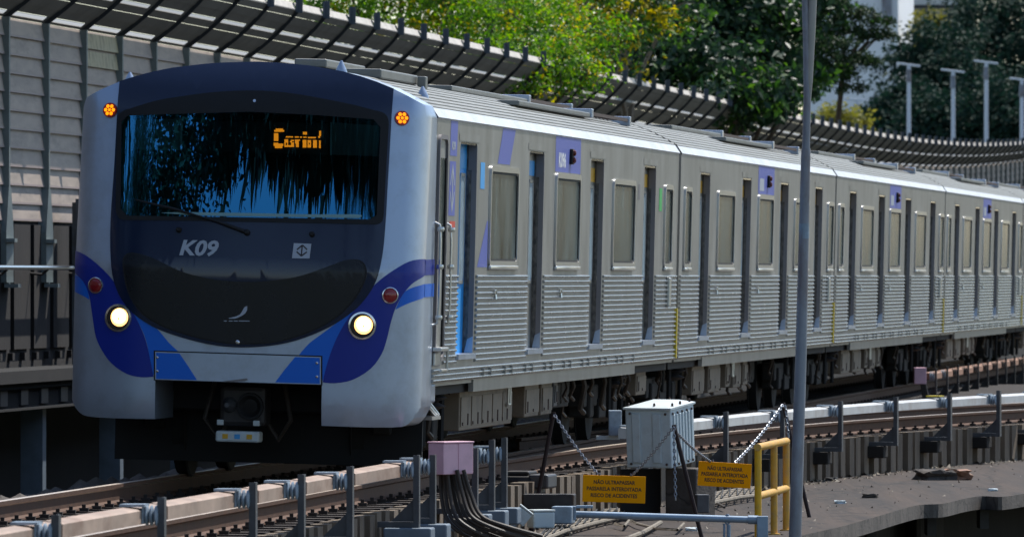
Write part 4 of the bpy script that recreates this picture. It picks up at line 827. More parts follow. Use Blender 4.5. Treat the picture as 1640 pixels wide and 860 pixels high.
# cables under netting on the walkway
def rope(name, rows, r, mm, label, tie=True, n=10):
    m = MB(); k = MB()
    for row in rows: m.tube([G(x, y, z) for x, y, z in row], r, 7)
    o = m.build(name, M[mm], None, True)
    if tie:
        for q in range(n):
            t = q / (n - 1); pts = []
            for row in rows:
                f_ = t * (len(row) - 1); i = min(int(f_), len(row) - 2); w = f_ - i; pts.append(G(*row[i]).lerp(G(*row[i + 1]), w) + Z * (r + .006))
            k.tube(pts, .008, 5)
            if q < n - 1:
                t2 = (q + 1) / (n - 1); pts2 = []
                row = rows[-1]; f_ = t2 * (len(row) - 1); i = min(int(f_), len(row) - 2); pts2 = [pts[0], G(*row[i]).lerp(G(*row[i + 1]), f_ - i) + Z * (r + .006)]; k.tube(pts2, .006, 4)
        k.build('binding', M['gap'], o)
    return tag(o, label, 'cables')
rope('cable_bundle', [[(860 + 4 * k, 868 - 5 * k, -.60), (905 + 3 * k, 850 - 4.5 * k, -.60), (950 + 2 * k, 838 - 4 * k, -.60), (1000, 826 - 2 * k, -.60)] for k in range(6)], .022, 'cable_tan', 'dusty bound cable bundle lying under the long blue-grey pipe', n=12)
rope('cable_bundle', [[(1118 + 2 * k, 812 - 4 * k, -.58), (1150 + k, 803 - 3.6 * k, -.58), (1185, 796 - 3 * k, -.58), (1212, 793 - 3 * k, -.58)] for k in range(5)], .024, 'cable_tan', 'dusty bound cable bundle behind the right orange sign and yellow railing', n=9)
for k, (row, lb) in enumerate((([(985, 838, -.6), (1000, 842, -.6), (1008, 832, -.6), (1020, 838, -.6), (1050, 846, -.6), (1085, 848, -.6), (1095, 838, -.6)], 'thin grey hose looped at the foot of the concrete plinth'), ([(990, 868, -.6), (1010, 860, -.6), (1030, 852, -.6), (1048, 842, -.6), (1058, 836, -.6)], 'thick tan hose running towards the plinth under the pipe'), ([(1120, 788, -.55), (1140, 800, -.58), (1160, 812, -.6)], 'black hoses hanging behind the lower edge of the right sign'))):
    rope('hose', [row], .024 if k == 1 else .014, 'cable_tan' if k < 2 else 'cable', lb, tie=False)
# ---------------------------------------------------------------- white cabinet on its plinth
DC = 83.0; pc = A(1040, 702, DC)
W2, H2, D2 = .49, .575, .56
cab_ = empty('electrical_cabinet', A(1040, 749, DC), (R(5.5), R(0.5), R(-25)), 'white sheet metal cabinet with ribbed panels and rusty bolts on a concrete plinth', 'cabinet')
w, h, dp = .255, .60, .60
m = MB(); m.bbox((-w, 0, 0), (w, dp, h), .012); m.build('body', M['cabinet'], cab_)
m = MB()
for x in (-.13, .10): m.bbox((x - .05, -.014, .05), (x + .045, .0, h - .04), .01)
m.build('front_rib', M['cabinet'], cab_)
m = MB()
for k in range(7): m.bbox((w, .06 + k * .075, .04), (w + .014, .10 + k * .075, h - .05), .008)
m.build('side_rib', M['cabinet'], cab_)
m = MB(); r0 = [(-w - .015, -.02), (w + .015, -.02), (w + .015, dp + .015), (-w - .015, dp + .015)]
m.add([(*p, h + .002) for p in r0] + [(*p, h + .022) for p in r0] + [(-w * .5, dp * .3, h + .055), (w * .6, dp * .3, h + .055), (w * .6, dp * .75, h + .06), (-w * .5, dp * .75, h + .06)], [(3, 2, 1, 0), (0, 1, 5, 4), (1, 2, 6, 5), (2, 3, 7, 6), (3, 0, 4, 7), (4, 5, 9, 8), (5, 6, 10, 9), (6, 7, 11, 10), (7, 4, 8, 11), (8, 9, 10, 11)])
m.build('lid', M['cabinet_lid'], cab_, True, 20)
def bolt(mx, pr): b_ = MB(); b_.lathe(pr, mx, 8); b_.build('bolt', M['bolt'], cab_, True)
for x, z in ((-.2, .04), (.2, .04), (-.2, h - .04), (.2, h - .04)): bolt(Matrix.Translation((x, -.002, z)) @ Matrix.Rotation(R(90), 4, 'X'), [(.014, 0), (.012, .012), (.004, .016)])
for k in range(5):
    for z in (.03, h - .04): bolt(Matrix.Translation((w + .002, .05 + k * .12, z)) @ Matrix.Rotation(R(90), 4, 'Y'), [(.014, 0), (.012, .012), (.004, .016)])
for x, y in ((-w + .02, .05), (-.12, dp - .05), (0, dp - .03), (w - .02, .1), (w - .02, .3), (w - .02, dp - .06), (.05, .06)): bolt(Matrix.Translation((x, y, h + .02)), [(.013, 0), (.013, .035), (.006, .045)])
pl = MB(); b = A(1090, 750, DC + .15); pz = -.66
pl.bbox((-.175, 0, 0), (.175, .5, b.z - pz), .015); o = pl.build('plinth', M['concrete']); o.location = (b.x, b.y, pz); o.rotation_euler.z = R(-25); tag(o, 'dark stained concrete plinth under the white cabinet', 'plinth')
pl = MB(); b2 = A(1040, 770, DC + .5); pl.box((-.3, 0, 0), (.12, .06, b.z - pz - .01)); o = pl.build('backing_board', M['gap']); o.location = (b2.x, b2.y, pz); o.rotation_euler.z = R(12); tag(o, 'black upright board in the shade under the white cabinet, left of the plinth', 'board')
at_box('blue_box', (1124, 806), 82.5, (.13, .13, .19), 'iron', 'small blue-grey steel box right of the plinth, below the right sign', 'box', rz=10, bev=.01)
# ---------------------------------------------------------------- stakes, chains and warning signs
def stake(a, b, d, label):
    m = MB(); m.tube([A(*b, d) - Z * .02, A(*a, d)], .021, 8); m.tube([A(a[0], a[1] + 8, d) + Vector((-.02, -.03, 0)), A(a[0], a[1] + 8, d) + Vector((.02, -.03, 0))], .012, 6); return tag(m.build('stake', M['stake'], None, True), label, 'stake', 'rusty stakes holding the chains')
DS = 78.3
stake((887, 660), (850, 852), 79.0, 'thin rusty stake leaning in front of the train, left of the left orange sign')
stake((1079, 680), (1127, 870), 77.4, 'thin rusty stake leaning in front of the white cabinet and plinth')
stake((1254, 645), (1297, 828), G(1297, 828, -.65).y, 'thin rusty stake half hidden behind the tall grey pole')
def chain(a, da, b, db, label, sag=.0):
    p, q = A(*a, da), A(*b, db); L = (q - p).length; n = max(4, int(L / .034)); m = MB()
    for k in range(n):
        t = (k + .5) / n; c = p.lerp(q, t) - Z * (sag * 4 * t * (1 - t)); dirv = (q - p).normalized(); rot = dirv.to_track_quat('X', 'Z').to_matrix().to_4x4(); mx = Matrix.Translation(c) @ rot @ Matrix.Rotation(R(90 * (k % 2) + 30), 4, 'X')
        pts = [mx @ Vector((.023 * math.cos(s), .012 * math.sin(s), 0)) for s in np.linspace(0, 2 * math.pi, 9)]; m.tube(pts, .0052, 5, False)
    return tag(m.build('chain', M['chain'], None, True), label, 'chain', 'steel chains holding the warning signs')
chain((888, 664), 78.9, (960, 761), 78.3, 'steel chain from the left leaning stake down to the left sign', .03)
chain((1012, 761), 78.2, (1079, 683), 77.4, 'steel chain from the left sign up to the middle stake, across the white cabinet', .02)
chain((1079, 684), 77.35, (1082, 800), 77.3, 'steel chain hanging straight down from the middle stake')
chain((1082, 690), 77.5, (1138, 739), 79.0, 'steel chain from the middle stake to the right sign, mostly behind the cabinet corner', .02)
chain((1178, 740), 79.1, (1254, 648), 80.2, 'steel chain rising from the right sign to the far stake by the pole', .03)
chain((1258, 650), 80.3, (1263, 700), 80.3, 'short steel chain hanging from the far stake behind the tall pole')
def sign(px0, px1, px2, px3, d, label):
    p = [A(*q, d) for q in (px0, px1, px2, px3)]; c = sum(p, Vector()) / 4; xv = (p[1] - p[0]).normalized(); yv = (p[0] - p[3]); yv = (yv - xv * yv.dot(xv)).normalized(); zv = xv.cross(yv)
    mx = Matrix((xv, yv, zv)).transposed().to_4x4(); mx.translation = c; W = (p[1] - p[0]).length; H = (p[0] - p[3]).length
    o = MB().bbox((-W / 2, -H / 2, -.008), (W / 2, H / 2, .008), .003).build('warning_sign', M['sign']); o.matrix_world = mx; tag(o, label, 'sign', 'warning signs hung on chains')
    for k, tx in enumerate(('NÃO ULTRAPASSAR', 'PASSARELA INTERDITADA', 'RISCO DE ACIDENTES')):
        v, f = text_verts(tx, .046, bold=.0012, space=1.02); ww = max(q.x for q in v) - min(q.x for q in v); tw = (.66, .875, .74)[k] * W
        link_mesh('lettering', [(q.x * tw / ww, q.y * 1.1 + H * (.24 - .245 * k), .0095) for q in v], f, M['dark_print'], o)
    m = MB()
    for x in (-.23, .26): m.lathe([(.006, 0), (.006, .03)], Matrix.Translation((x * W, H / 2 - .005, 0)) @ Matrix.Rotation(R(-90), 4, 'X'), 8)
    m.build('hook', M['chain'], o)
sign((933, 760), (1033.5, 763), (1033, 805), (934, 803), 78.2, 'orange warning sign hanging in front of and left of the white cabinet')
sign((1117.5, 738), (1202.5, 743), (1203, 782), (1118.5, 777), 79.0, 'orange warning sign hanging between the white cabinet and the yellow railing')
# ---------------------------------------------------------------- blue pipe barrier, yellow railing, tall pole
pb = empty('pipe_barrier', A(1220, 845, 75.5), (0, 0, 0), 'long blue-grey pipe rail with a square end post, crossing below the signs', 'pipe rail')
o_ = Vector(pb.location); m = MB(); m.tube([A(920, 823, 75.5) - o_, A(1206, 832, 75.5) - o_], .033, 14); m.tube([A(1198, 831.7, 75.5) - o_, A(1214, 832.2, 75.5) - o_], .042, 14); m.build('pipe', M['pipe'], pb, True)
m = MB(); a = A(1212, 826, 75.5) - o_; m.bbox((a.x, -.06, -.9), (a.x + .105, .06, a.z), .006); m.build('end_post', M['pipe'], pb)
m = MB(); a = A(1165, 831, 75.5) - o_; m.tube([a + Vector((-.0, 0, .045)), a + Vector((.045, 0, 0)), a + Vector((0, 0, -.05)), a + Vector((-.045, 0, 0)), a + Vector((0, 0, .045))], .012, 6); m.tube([a + Vector((.012, 0, -.05)), a + Vector((.01, 0, -.5))], .02, 8); m.tube([a + Vector((-.03, -.02, -.04)), a + Vector((-.035, -.02, -.5))], .012, 6); m.build('clamp', M['pipe'], pb, True)
m = MB(); a = A(926, 822, 75.5) - o_; m.bbox((a.x - .05, -.06, a.z - .06), (a.x - .02, .06, a.z + .07), .005); m.bbox((a.x - .02, .02, a.z + .05), (a.x + .14, .12, a.z + .075), .005); m.build('flange', M['pipe'], pb)
yr = empty('yellow_railing', G(1215, 866, -.65), (0, 0, 0), 'chipped yellow pipe railing of three posts and two rails on the walkway', 'railing')
b0 = G(1214, 864, -.65); b2 = G(1259, 849, -.65); b1 = b0.lerp(b2, .56); o_ = Vector(yr.location); hh = EYE - (716 - YH) * b0.y / F + .65
tp = [b0 + Z * hh, b2 + Z * (hh + .01)]
for k, b in enumerate((b0, b1, b2)):
    m = MB(); m.tube([b - o_, b - o_ + Z * hh], .034, 12); p_ = m.build('post', M['yellow_fresh' if k == 0 else 'yellow'], yr, True)
    if k == 0: p_['label'] = 'brighter yellow end post'
    m = MB(); m.lathe([(.06, 0), (.06, .012), (.035, .014)], Matrix.Translation(b - o_), 14); m.build('base_plate', M['yellow'], p_)
dr = (b2 - b0).normalized()
for zz in (hh, hh * .47): m = MB(); m.tube([b0 - o_ + Z * zz - dr * (.05 if zz == hh else 0), b2 - o_ + Z * zz + dr * .04], .036, 12); m.build('rail', M['yellow'], yr, True)
P0 = G(1273, 872, -.65); o_ = P0
pole = empty('lamp_pole', P0, (0, 0, 0), 'tall thin grey metal pole rising in front of the train, forking near the top', 'pole')
def pp(x, y): return A(x, y, P0.y) - P0
m = MB(); m.tube([pp(1273, 872), pp(1283, 560), pp(1290.5, 248)], [.060, .053, .044], 16); m.tube([pp(1290.4, 256), pp(1290.8, 238)], [.046, .042], 16); m.build('lower_tube', M['galv'], pole, True)
m = MB(); m.tube([pp(1290.8, 240), pp(1293, 150), pp(1291.5, 60), pp(1288.5, -40), pp(1284, -160)], [.038, .036, .034, .034, .034], 12); m.build('dark_arm', M['galv'], pole, True)
m = MB(); m.tube([pp(1293, 190), pp(1296, 130), pp(1299.5, 50), pp(1303, -40), pp(1308, -160)], [.02, .034, .04, .042, .042], 12); m.build('pale_arm', M['galv_warm'], pole, True)
m = MB(); c_ = pp(1287.7, 365); m.lathe([(.0485, -.1), (.0485, .04)], Matrix.Translation(c_), 14); m.build('painted_band', M['pipe'], pole, True)
m = MB(); m.lathe([(.13, 0), (.13, .02), (.065, .025)], Matrix.Translation((0, 0, 0)), 16); m.build('base_plate', M['galv'], pole)
# ---------------------------------------------------------------- noise barrier with leaning canopy
def WX(d): return -7 + .125 * (d - 110)
WT = Vector((.125, 1, 0)).normalized(); WR = Vector((WT.y, -WT.x, 0))
def WZ(d): return 5.40 + (1.26e-4 * (d - 235) ** 2 if d > 235 else 0)
nb = empty('noise_barrier', (WX(110), 110, 0), (0, 0, 0), 'long grey noise barrier with slatted panels and a leaning canopy behind the train', 'noise barrier')
wo_ = Vector(nb.location); ZB = 2.62; ROW = .255
def wp(d, out, z): return Vector((WX(d), d, z)) + WR * out - wo_
dk = []; d = 98.2 - 13 * 2.98
steps = [3.0, 3.0]
while d < 345: dk.append(d); d += 2.98
random.seed(11)
for k in range(len(dk) - 1):
    a, b = dk[k], dk[k + 1]; zt = WZ((a + b) / 2); far = a > 205
    # wall panel bay: stacked slats with a lip each
    m = MB(); l = MB(); z = zt; j = 0
    while z > ZB + .02:
        z0 = max(ZB, z - ROW); dz = WZ(b) - WZ(a); e = .004 * random.uniform(-1, 1)
        if not far or j < 3:
            za, zb_ = (z0 - dz / 2, z0 + dz / 2); ya, yb = (z - dz / 2, z + dz / 2)
            m.add([wp(a + .04, .055 + e, za), wp(b - .04, .055 + e, zb_), wp(b - .04, .012 + e, yb), wp(a + .04, .012 + e, ya)], [(0, 1, 2, 3)])
            m.add([wp(a + .04, .012, za), wp(b - .04, .012, zb_), wp(b - .04, .055 + e, zb_), wp(a + .04, .055 + e, za)], [(0, 1, 2, 3)])
            l.add([wp(a + .04, .057 + e, za), wp(b - .04, .057 + e, zb_), wp(b - .04, .055 + e, zb_ + .028), wp(a + .04, .055 + e, za + .028)], [(0, 1, 2, 3)])
        z -= ROW; j += 1
    if far: m.add([wp(a, 0, -1), wp(b, 0, -1), wp(b, 0, WZ(b)), wp(a, 0, WZ(a))], [(0, 1, 2, 3)])
    st = (k == 19)
    o = m.build('panel_bay', M['panel_warm' if far else 'panel'], nb)
    if st:
        o['label'] = 'bay with stained yellowish upper panes'; s = MB()
        for r_ in range(2): s.add([wp(a + .06, .064, zt - .05 - ROW * (r_ + 1) + .05), wp(b - .06, .064, zt - .05 - ROW * (r_ + 1) + .05), wp(b - .06, .030, zt - ROW * r_ - .03), wp(a + .06, .030, zt - ROW * r_ - .03)], [(0, 1, 2, 3)])
        s.build('stained_pane', M['stain'], o)
    if l.v: l.build('panel_lip', M['ledge'], o)
    # canopy bay: seven sheets and two translucent strips
    DX, DZ = .86, .78
    def cp(d_, t): return wp(d_, .03 + DX * t + .06 * math.sin(t * math.pi), WZ(d_) + DZ * t)
    m = MB(); s = MB(); segs = [(0, .05, 0), (.05, .11, 1), (.11, .24, 0), (.24, .39, 0), (.39, .52, 0), (.52, .575, 1), (.575, .72, 0), (.72, .87, 0), (.87, 1, 0)]
    for t0, t1, w in segs:
        aa, bb = (a + .10, b - .32) if w else (a, b); sh = Vector((0, 0, -.010 * (segs.index((t0, t1, w)) % 2)))
        (s if w else m).add([cp(aa, t0) + sh, cp(bb, t0) + sh, cp(bb, t1 + .004) + sh, cp(aa, t1 + .004) + sh], [(0, 1, 2, 3)])
        if w: m.add([cp(bb, t0), cp(b, t0), cp(b, t1), cp(bb, t1)], [(0, 1, 2, 3)]); m.add([cp(a, t0), cp(aa, t0), cp(aa, t1), cp(a, t1)], [(0, 1, 2, 3)])
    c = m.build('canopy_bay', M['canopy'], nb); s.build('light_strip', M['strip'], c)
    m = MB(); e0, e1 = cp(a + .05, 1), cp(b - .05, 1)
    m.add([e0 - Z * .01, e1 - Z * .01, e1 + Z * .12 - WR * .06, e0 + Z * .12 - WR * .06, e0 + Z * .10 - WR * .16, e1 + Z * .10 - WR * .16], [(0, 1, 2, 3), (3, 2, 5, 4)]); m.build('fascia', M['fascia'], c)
for k, d in enumerate(dk):
    m = MB(); zt = WZ(d)
    q = [wp(d - .045, 0, ZB - .9), wp(d + .045, 0, ZB - .9), wp(d + .045, .12, ZB - .9), wp(d - .045, .12, ZB - .9)]
    m.add(q + [p + Z * (zt - ZB + .9) for p in q], [(0, 3, 2, 1), (0, 1, 5, 4), (1, 2, 6, 5), (2, 3, 7, 6), (3, 0, 4, 7)])
    if d < 190:
        sp = [(-.16, -.85), (.16, -.85), (.17, -.15), (.05, .45), (-.05, .45), (-.17, -.15)]
        m.add([wp(d + x * 1.6, .125, ZB + y) for x, y in sp] + [wp(d + x * 1.6, .0, ZB + y) for x, y in sp], [tuple(range(6))] + [(i, (i + 1) % 6, 6 + (i + 1) % 6, 6 + i) for i in range(6)])
        for y in (-.3,): m.box(wp(d - .3, .125, ZB + y) , wp(d + .3, .17, ZB + y + .05))
        m.box(wp(d - .3, .10, ZB - .92), wp(d + .3, .22, ZB - .87))
    o = m.build('post', M['post'], nb)
    m = MB(); n = 8; top = [wp(d, .03 + .86 * t + .06 * math.sin(t * math.pi), zt + .78 * t) for t in np.linspace(0, 1.06, n)]; up = Vector((WR.x * .6, WR.y * .6, -.8)).normalized()
    for i in range(n - 1): m.add([p + WT * s + up * q for p in top[i:i + 2] for s in (-.022, .022) for q in (.0, .055)], [(0, 2, 6, 4), (1, 5, 7, 3), (0, 4, 5, 1), (2, 3, 7, 6)])
    rb = m.build('rib', M['rib_dark'], o)
    m = MB(); t = top[-1]; m.box(t + Vector((-.035, -.035, -.10)), t + Vector((.055, .035, .20))); m.box(t + Vector((-.06, -.12, -.09)), t + Vector((-.03, .12, .19))); m.build('tip_bracket', M['bracket'], rb)
# concrete base of the barrier, walkway on columns
m = MB(); d0, d1 = 56, 350
def wq(d, out, z): return Vector((WX(d), d, z)) + WR * out
m.add([wq(d0, 0, -9), wq(d1, 0, -9), wq(d1, 0, ZB), wq(d0, 0, ZB), wq(d0, -.3, ZB), wq(d1, -.3, ZB)], [(0, 1, 2, 3), (3, 2, 5, 4)])
for k in range(60): d = 98.9 + k * 1.49; m.add([wq(d, 0, .85), wq(d + 1.2, 0, .85), wq(d + 1.2, .05, .85), wq(d, .05, .85), wq(d, 0, ZB - .05), wq(d + 1.2, 0, ZB - .05), wq(d + 1.2, .05, ZB - .05), wq(d, .05, ZB - .05)], [(2, 3, 7, 6), (1, 2, 6, 5), (3, 0, 4, 7), (6, 7, 4, 5), (0, 3, 2, 1)])
for k in range(60): d = 98.9 + k * .9; m.add([wq(d, .0, .70), wq(d + .16, 0, .70), wq(d + .16, .07, .70), wq(d, .07, .70), wq(d, .0, .80), wq(d + .16, 0, .80), wq(d + .16, .07, .80), wq(d, .07, .80)], [(2, 3, 7, 6), (1, 2, 6, 5), (3, 0, 4, 7), (6, 7, 4, 5)])
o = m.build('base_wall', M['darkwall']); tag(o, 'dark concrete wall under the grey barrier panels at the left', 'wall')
m = MB()
def slab(m, d0, d1, o0, o1, z0, z1): m.add([wq(d0, o0, z0), wq(d1, o0, z0), wq(d1, o1, z0), wq(d0, o1, z0), wq(d0, o0, z1), wq(d1, o0, z1), wq(d1, o1, z1), wq(d0, o1, z1)], [(0, 3, 2, 1), (4, 5, 6, 7), (0, 1, 5, 4), (1, 2, 6, 5), (2, 3, 7, 6), (3, 0, 4, 7)])
wk = empty('side_walkway', wq(108, .5, 0), (0, 0, 0), 'narrow shade-darkened concrete walkway on steel columns along the foot of the left wall', 'walkway')
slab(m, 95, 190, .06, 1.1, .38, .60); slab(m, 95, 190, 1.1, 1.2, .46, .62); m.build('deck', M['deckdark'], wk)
m = MB(); slab(m, 95, 190, .9, 1.0, .12, .38); slab(m, 95, 190, .9, 1.14, .10, .13); m.build('beam', M['deckdark'], wk)
for k in range(26): m = MB(); d = 96 + k * 1.45; slab(m, d, d + .5, 1.0, 1.03, .16, .36); m.build('stiffener', M['iron'], wk)
for k in range(5): m = MB(); d = 102.4 + k * 6; slab(m, d - .13, d + .13, .62, .92, -9, .12); m.build('column', M['column'], wk)
fix(wk)
hr = empty('handrail', wq(108, .9, 1.9), (0, 0, 0), 'pale metal handrail pipe running along the dark left wall', 'handrail')
m = MB(); m.tube([wq(96, .30, 1.97), wq(170, .30, 1.985)], .035, 10); m.build('pipe', M['chrome'], hr, True)
for k in range(10): m = MB(); d = 97 + k * 3; m.tube([wq(d, .0, 1.9), wq(d, .22, 1.88), wq(d, .30, 1.95)], .02, 6); m.build('bracket', M['darkiron'], hr)
fix(hr)
m = MB(); c = wq(114.3, .30, 0); m.box((c.x - .07, c.y - .1, .6), (c.x + .07, c.y + .1, 2.9)); m.box((c.x - .02, c.y - .15, 2.1), (c.x + .25, c.y + .05, 2.95)); o = m.build('cable_duct', M['iron']); tag(o, 'blue-grey upright duct on the wall just left of the train front', 'duct')
c = wq(110.3, 1.12, .5); m = MB(); m.lathe([(.028, 0), (.026, .02), (.01, .035)], Matrix.Translation(A(63.5, 608, c.y - .3)) @ Matrix.Rotation(R(90), 4, 'X'), 12); o = m.build('signal_light', M['pilot']); tag(o, 'tiny glowing red signal light under the left walkway edge', 'signal light')
m = MB(); p = A(63.5, 608, c.y - .28); m.bbox((p.x - .05, p.y, p.z - .05), (p.x + .05, p.y + .25, p.z + .05), .01); m.build('housing', M['gap'], o)
# ---------------------------------------------------------------- trees
def leaves_mesh(name, cen, nrm, L, W, m, parent):
    n = len(cen); u = rng.normal(size=(n, 3)); u -= nrm * (u * nrm).sum(1, keepdims=True); u /= np.linalg.norm(u, axis=1, keepdims=True); w = np.cross(nrm, u)
    L = L[:, None]; W = W[:, None]
    a = cen - u * L / 2; b = cen + w * W / 2 + nrm * W * .12 - u * L * .05; c = cen + u * L / 2 - nrm * L * .12; d = cen - w * W / 2 + nrm * W * .12 - u * L * .05
    v = np.stack([a, b, c, d], 1).reshape(-1, 3); i = np.arange(n) * 4
    me = bpy.data.meshes.new(name); me.vertices.add(4 * n); me.vertices.foreach_set('co', v.ravel()); me.loops.add(6 * n); me.polygons.add(2 * n)
    lp = np.stack([i, i + 1, i + 2, i, i + 2, i + 3], 1).ravel(); me.loops.foreach_set('vertex_index', lp.astype(np.int32)); me.polygons.foreach_set('loop_start', (np.arange(2 * n) * 3).astype(np.int32)); me.update(calc_edges=True); me.validate()
    me.materials.append(m); o = bpy.data.objects.new(name, me); COL.objects.link(o); o.parent = parent; return o
def tree(name, base, blobs, leafn, leaf, mats, bark, label, group, droop=.0, up=.5, trunk_r=.22, twig=3, seed=1, flat=1.0, per=(.35, .6), fk=.55):
    # blobs: (x, y, z, radius) crown masses; leaves sit in small sprays round twig ends
    global rng; rng = np.random.default_rng(seed); random.seed(seed)
    t = empty(name, base, (0, 0, 0), label, 'tree', group); o_ = Vector(base)
    tk = MB(); cc = sum((Vector(b[:3]) for b in blobs), Vector()) / len(blobs); fork = o_.lerp(cc, fk)
    tk.tube([(0, 0, -.3), (fork - o_) * .5 + Vector((.1, 0, 0)), fork - o_], [trunk_r, trunk_r * .8, trunk_r * .6], 9)
    sprays = []; nb_ = sum(b[3] ** 2 for b in blobs)
    for b in blobs:
        c = Vector(b[:3]); p1 = fork.lerp(c, .5) + Vector((random.uniform(-.3, .3), 0, random.uniform(-.2, .3)))
        tk.tube([fork - o_, p1 - o_, c - o_], [trunk_r * .45, trunk_r * .28, trunk_r * .15], 6)
        k = int(leafn * b[3] ** 2 / nb_); ns = max(6, k // 26)
        dirs = rng.normal(size=(ns, 3)); dirs /= np.linalg.norm(dirs, axis=1, keepdims=True); rad = b[3] * (rng.uniform(.3, 1, ns) ** .45) * (1 + .18 * rng.normal(size=ns))
        sc = np.array(c) + dirs * rad[:, None] * np.array([1, 1, flat]); sprays.append((sc, dirs))
        for q in range(min(ns, twig)): tk.tube([c - o_, (c + Vector(sc[q])) / 2 - o_ + Vector((0, 0, .1)), Vector(sc[q]) - o_], [trunk_r * .12, trunk_r * .07, .01], 5)
    tk.build('trunk', bark, t, True)
    sc = np.concatenate([s for s, _ in sprays]); dr = np.concatenate([q for _, q in sprays]); pick = rng.choice(len(mats), len(sc), p=[m_[1] for m_ in mats])
    for j, (mm, _w) in enumerate(mats):
        s = sc[pick == j]; q = dr[pick == j]
        if not len(s): continue
        n = 26; spread = rng.uniform(*per, len(s))
        off = rng.normal(size=(len(s), n, 3)) * spread[:, None, None] * .5; off[:, :, 2] = off[:, :, 2] * .7 - droop * np.abs(off[:, :, 0])
        cen = (s[:, None, :] + off).reshape(-1, 3); nr = rng.normal(size=(len(s), n, 3)) * .75 + q[:, None, :] * .5; nr[:, :, 2] += up; nr = nr.reshape(-1, 3); nr /= np.linalg.norm(nr, axis=1, keepdims=True)
        ln = leaf * rng.uniform(.6, 1.3, len(cen)); leaves_mesh('crown', cen - np.array(o_), nr, ln, ln * rng.uniform(.38, .6, len(cen)), mm, t)
    return t
LM = dict(br=leaf_mat('leaf_bright', (.055, .16, .018), (.22, .35, .045), .48), mid=leaf_mat('leaf_mid', (.03, .085, .02), (.09, .18, .03), .35), dark=leaf_mat('leaf_dark', (.010, .030, .014), (.038, .075, .036), .2, .42), yel=leaf_mat('leaf_yellow', (.25, .24, .01), (.55, .42, .02), .45), dead=leaf_mat('leaf_dead', (.10, .07, .03), (.22, .16, .07), .3),
          dry=leaf_mat('leaf_dry', (.010, .011, .008), (.035, .032, .02), .1), far=leaf_mat('leaf_far', (.012, .036, .024), (.020, .050, .032), .15, .7), con=leaf_mat('leaf_conifer', (.012, .034, .014), (.05, .085, .03), .2), olive=leaf_mat('leaf_olive', (.14, .15, .03), (.26, .24, .06), .35))
def B(x, y, d, r): p = A(x, y, d); return (p.x, p.y, p.z, r)
tree('leafy_tree', A(640, 600, 176), [B(515, -25, 173, .8), B(560, -10, 172, .9), B(640, 10, 174, 1.1), B(720, 20, 172, 1.2), B(790, 40, 170, 1.0), B(850, 50, 168, 1.1), B(830, 95, 165, .55), B(900, 95, 166, .55), B(930, 60, 172, .9), B(700, -50, 174, 1.4), B(820, -40, 174, 1.5), B(800, 125, 162.5, .32), B(850, 128, 163.5, .34), B(895, 118, 165.5, .42), B(940, 118, 166, .38), B(775, 100, 162, .3)], 34000, .115, [(LM['br'], .62), (LM['mid'], .28), (LM['yel'], .10)], M['bark'], 'bright green small-leaved tree spilling over the canopy above the first car', 'trees behind the noise barrier', seed=4, per=(.22, .42))
tree('leafy_tree', A(1000, 560, 186), [B(940, 10, 181, 1.0), B(1010, 20, 182, 1.0), B(1075, 15, 184, .75), B(970, 70, 181, .7), B(1000, -40, 183, 1.4)], 5200, .17, [(LM['mid'], .42), (LM['yel'], .43), (LM['dark'], .15)], M['barkpale'], 'thin yellowing tree with bare grey branches between the bright and the dark tree', 'trees behind the noise barrier', seed=9, per=(.3, .5), twig=9)
tree('broadleaf_tree', A(1150, 560, 215), [B(1040, 110, 203, .9), B(1080, 60, 207, 1.2), B(1150, 40, 208, 1.4), B(1220, 60, 208, 1.3), B(1120, 130, 203, 1.0), B(1190, 140, 205, 1.0), B(1160, 152, 203, .5), B(1230, 150, 206, .8), B(1150, -40, 210, 1.7), B(1260, 0, 210, 1.3), B(1010, 90, 205, .7), B(1280, 110, 209, .6), B(1200, 152, 204.5, .5), B(1240, 155, 208, .5), B(1278, 150, 211, .45), B(1125, 148, 200, .35)], 22000, .26, [(LM['dark'], .86), (LM['mid'], .14)], M['bark'], 'big dark broad-leaved tree overhanging the canopy behind the second car', 'trees behind the noise barrier', seed=12, per=(.3, .55), twig=5)
tree('conifer_tree', A(1290, 560, 264), [B(1325, 10, 251, 0.84), B(1335, 40, 251, 0.784), B(1325, 70, 250, 0.84), B(1335, 100, 250, 0.672), B(1318, 118, 250, 0.672), B(1298, 145, 248, 0.504), B(1290, 60, 252, 0.896), B(1290, 110, 252, 0.896), B(1330, -30, 252, 1.008), B(1378, 20, 251, 0.47), B(1402, 30, 251, 0.336), B(1420, 33, 251, 0.202), B(1385, 55, 251, 0.47), B(1412, 54, 251, 0.336), B(1428, 56, 251, 0.179), B(1378, 92, 250, 0.448), B(1400, 99, 250, 0.246), B(1355, 118, 250, 0.426), B(1375, 142, 250, 0.224), B(1345, 140, 250, 0.28)], 17000, .13, [(LM['con'], .9), (LM['mid'], .1)], M['bark'], 'dark layered tree with flat tiers of foliage in front of the white building', 'trees behind the noise barrier', seed=15, flat=.42, per=(.16, .3), droop=.25, fk=.93, trunk_r=.13)
def fartree(x, y, d, r, lb, mm='far', seed=1, n=5200, leaf=.36, extra=()):
    c = B(x, y, d, r); bl = [c] + [B(*e) for e in extra]
    tree('dense_tree', (c[0], c[1] + 1, -9), bl, n * 2, leaf, [(LM[mm], 1.0)], M['bark'], lb, 'dark trees far behind the barrier', seed=seed, per=(.5, .9), trunk_r=.3)
fartree(1600, 70, 480, 4.2, 'tallest dark tree in the upper right corner', seed=31, n=9000, extra=[(1570, 40, 482, 2.2), (1630, 15, 484, 3), (1560, 120, 480, 2.6), (1640, 120, 480, 3)])
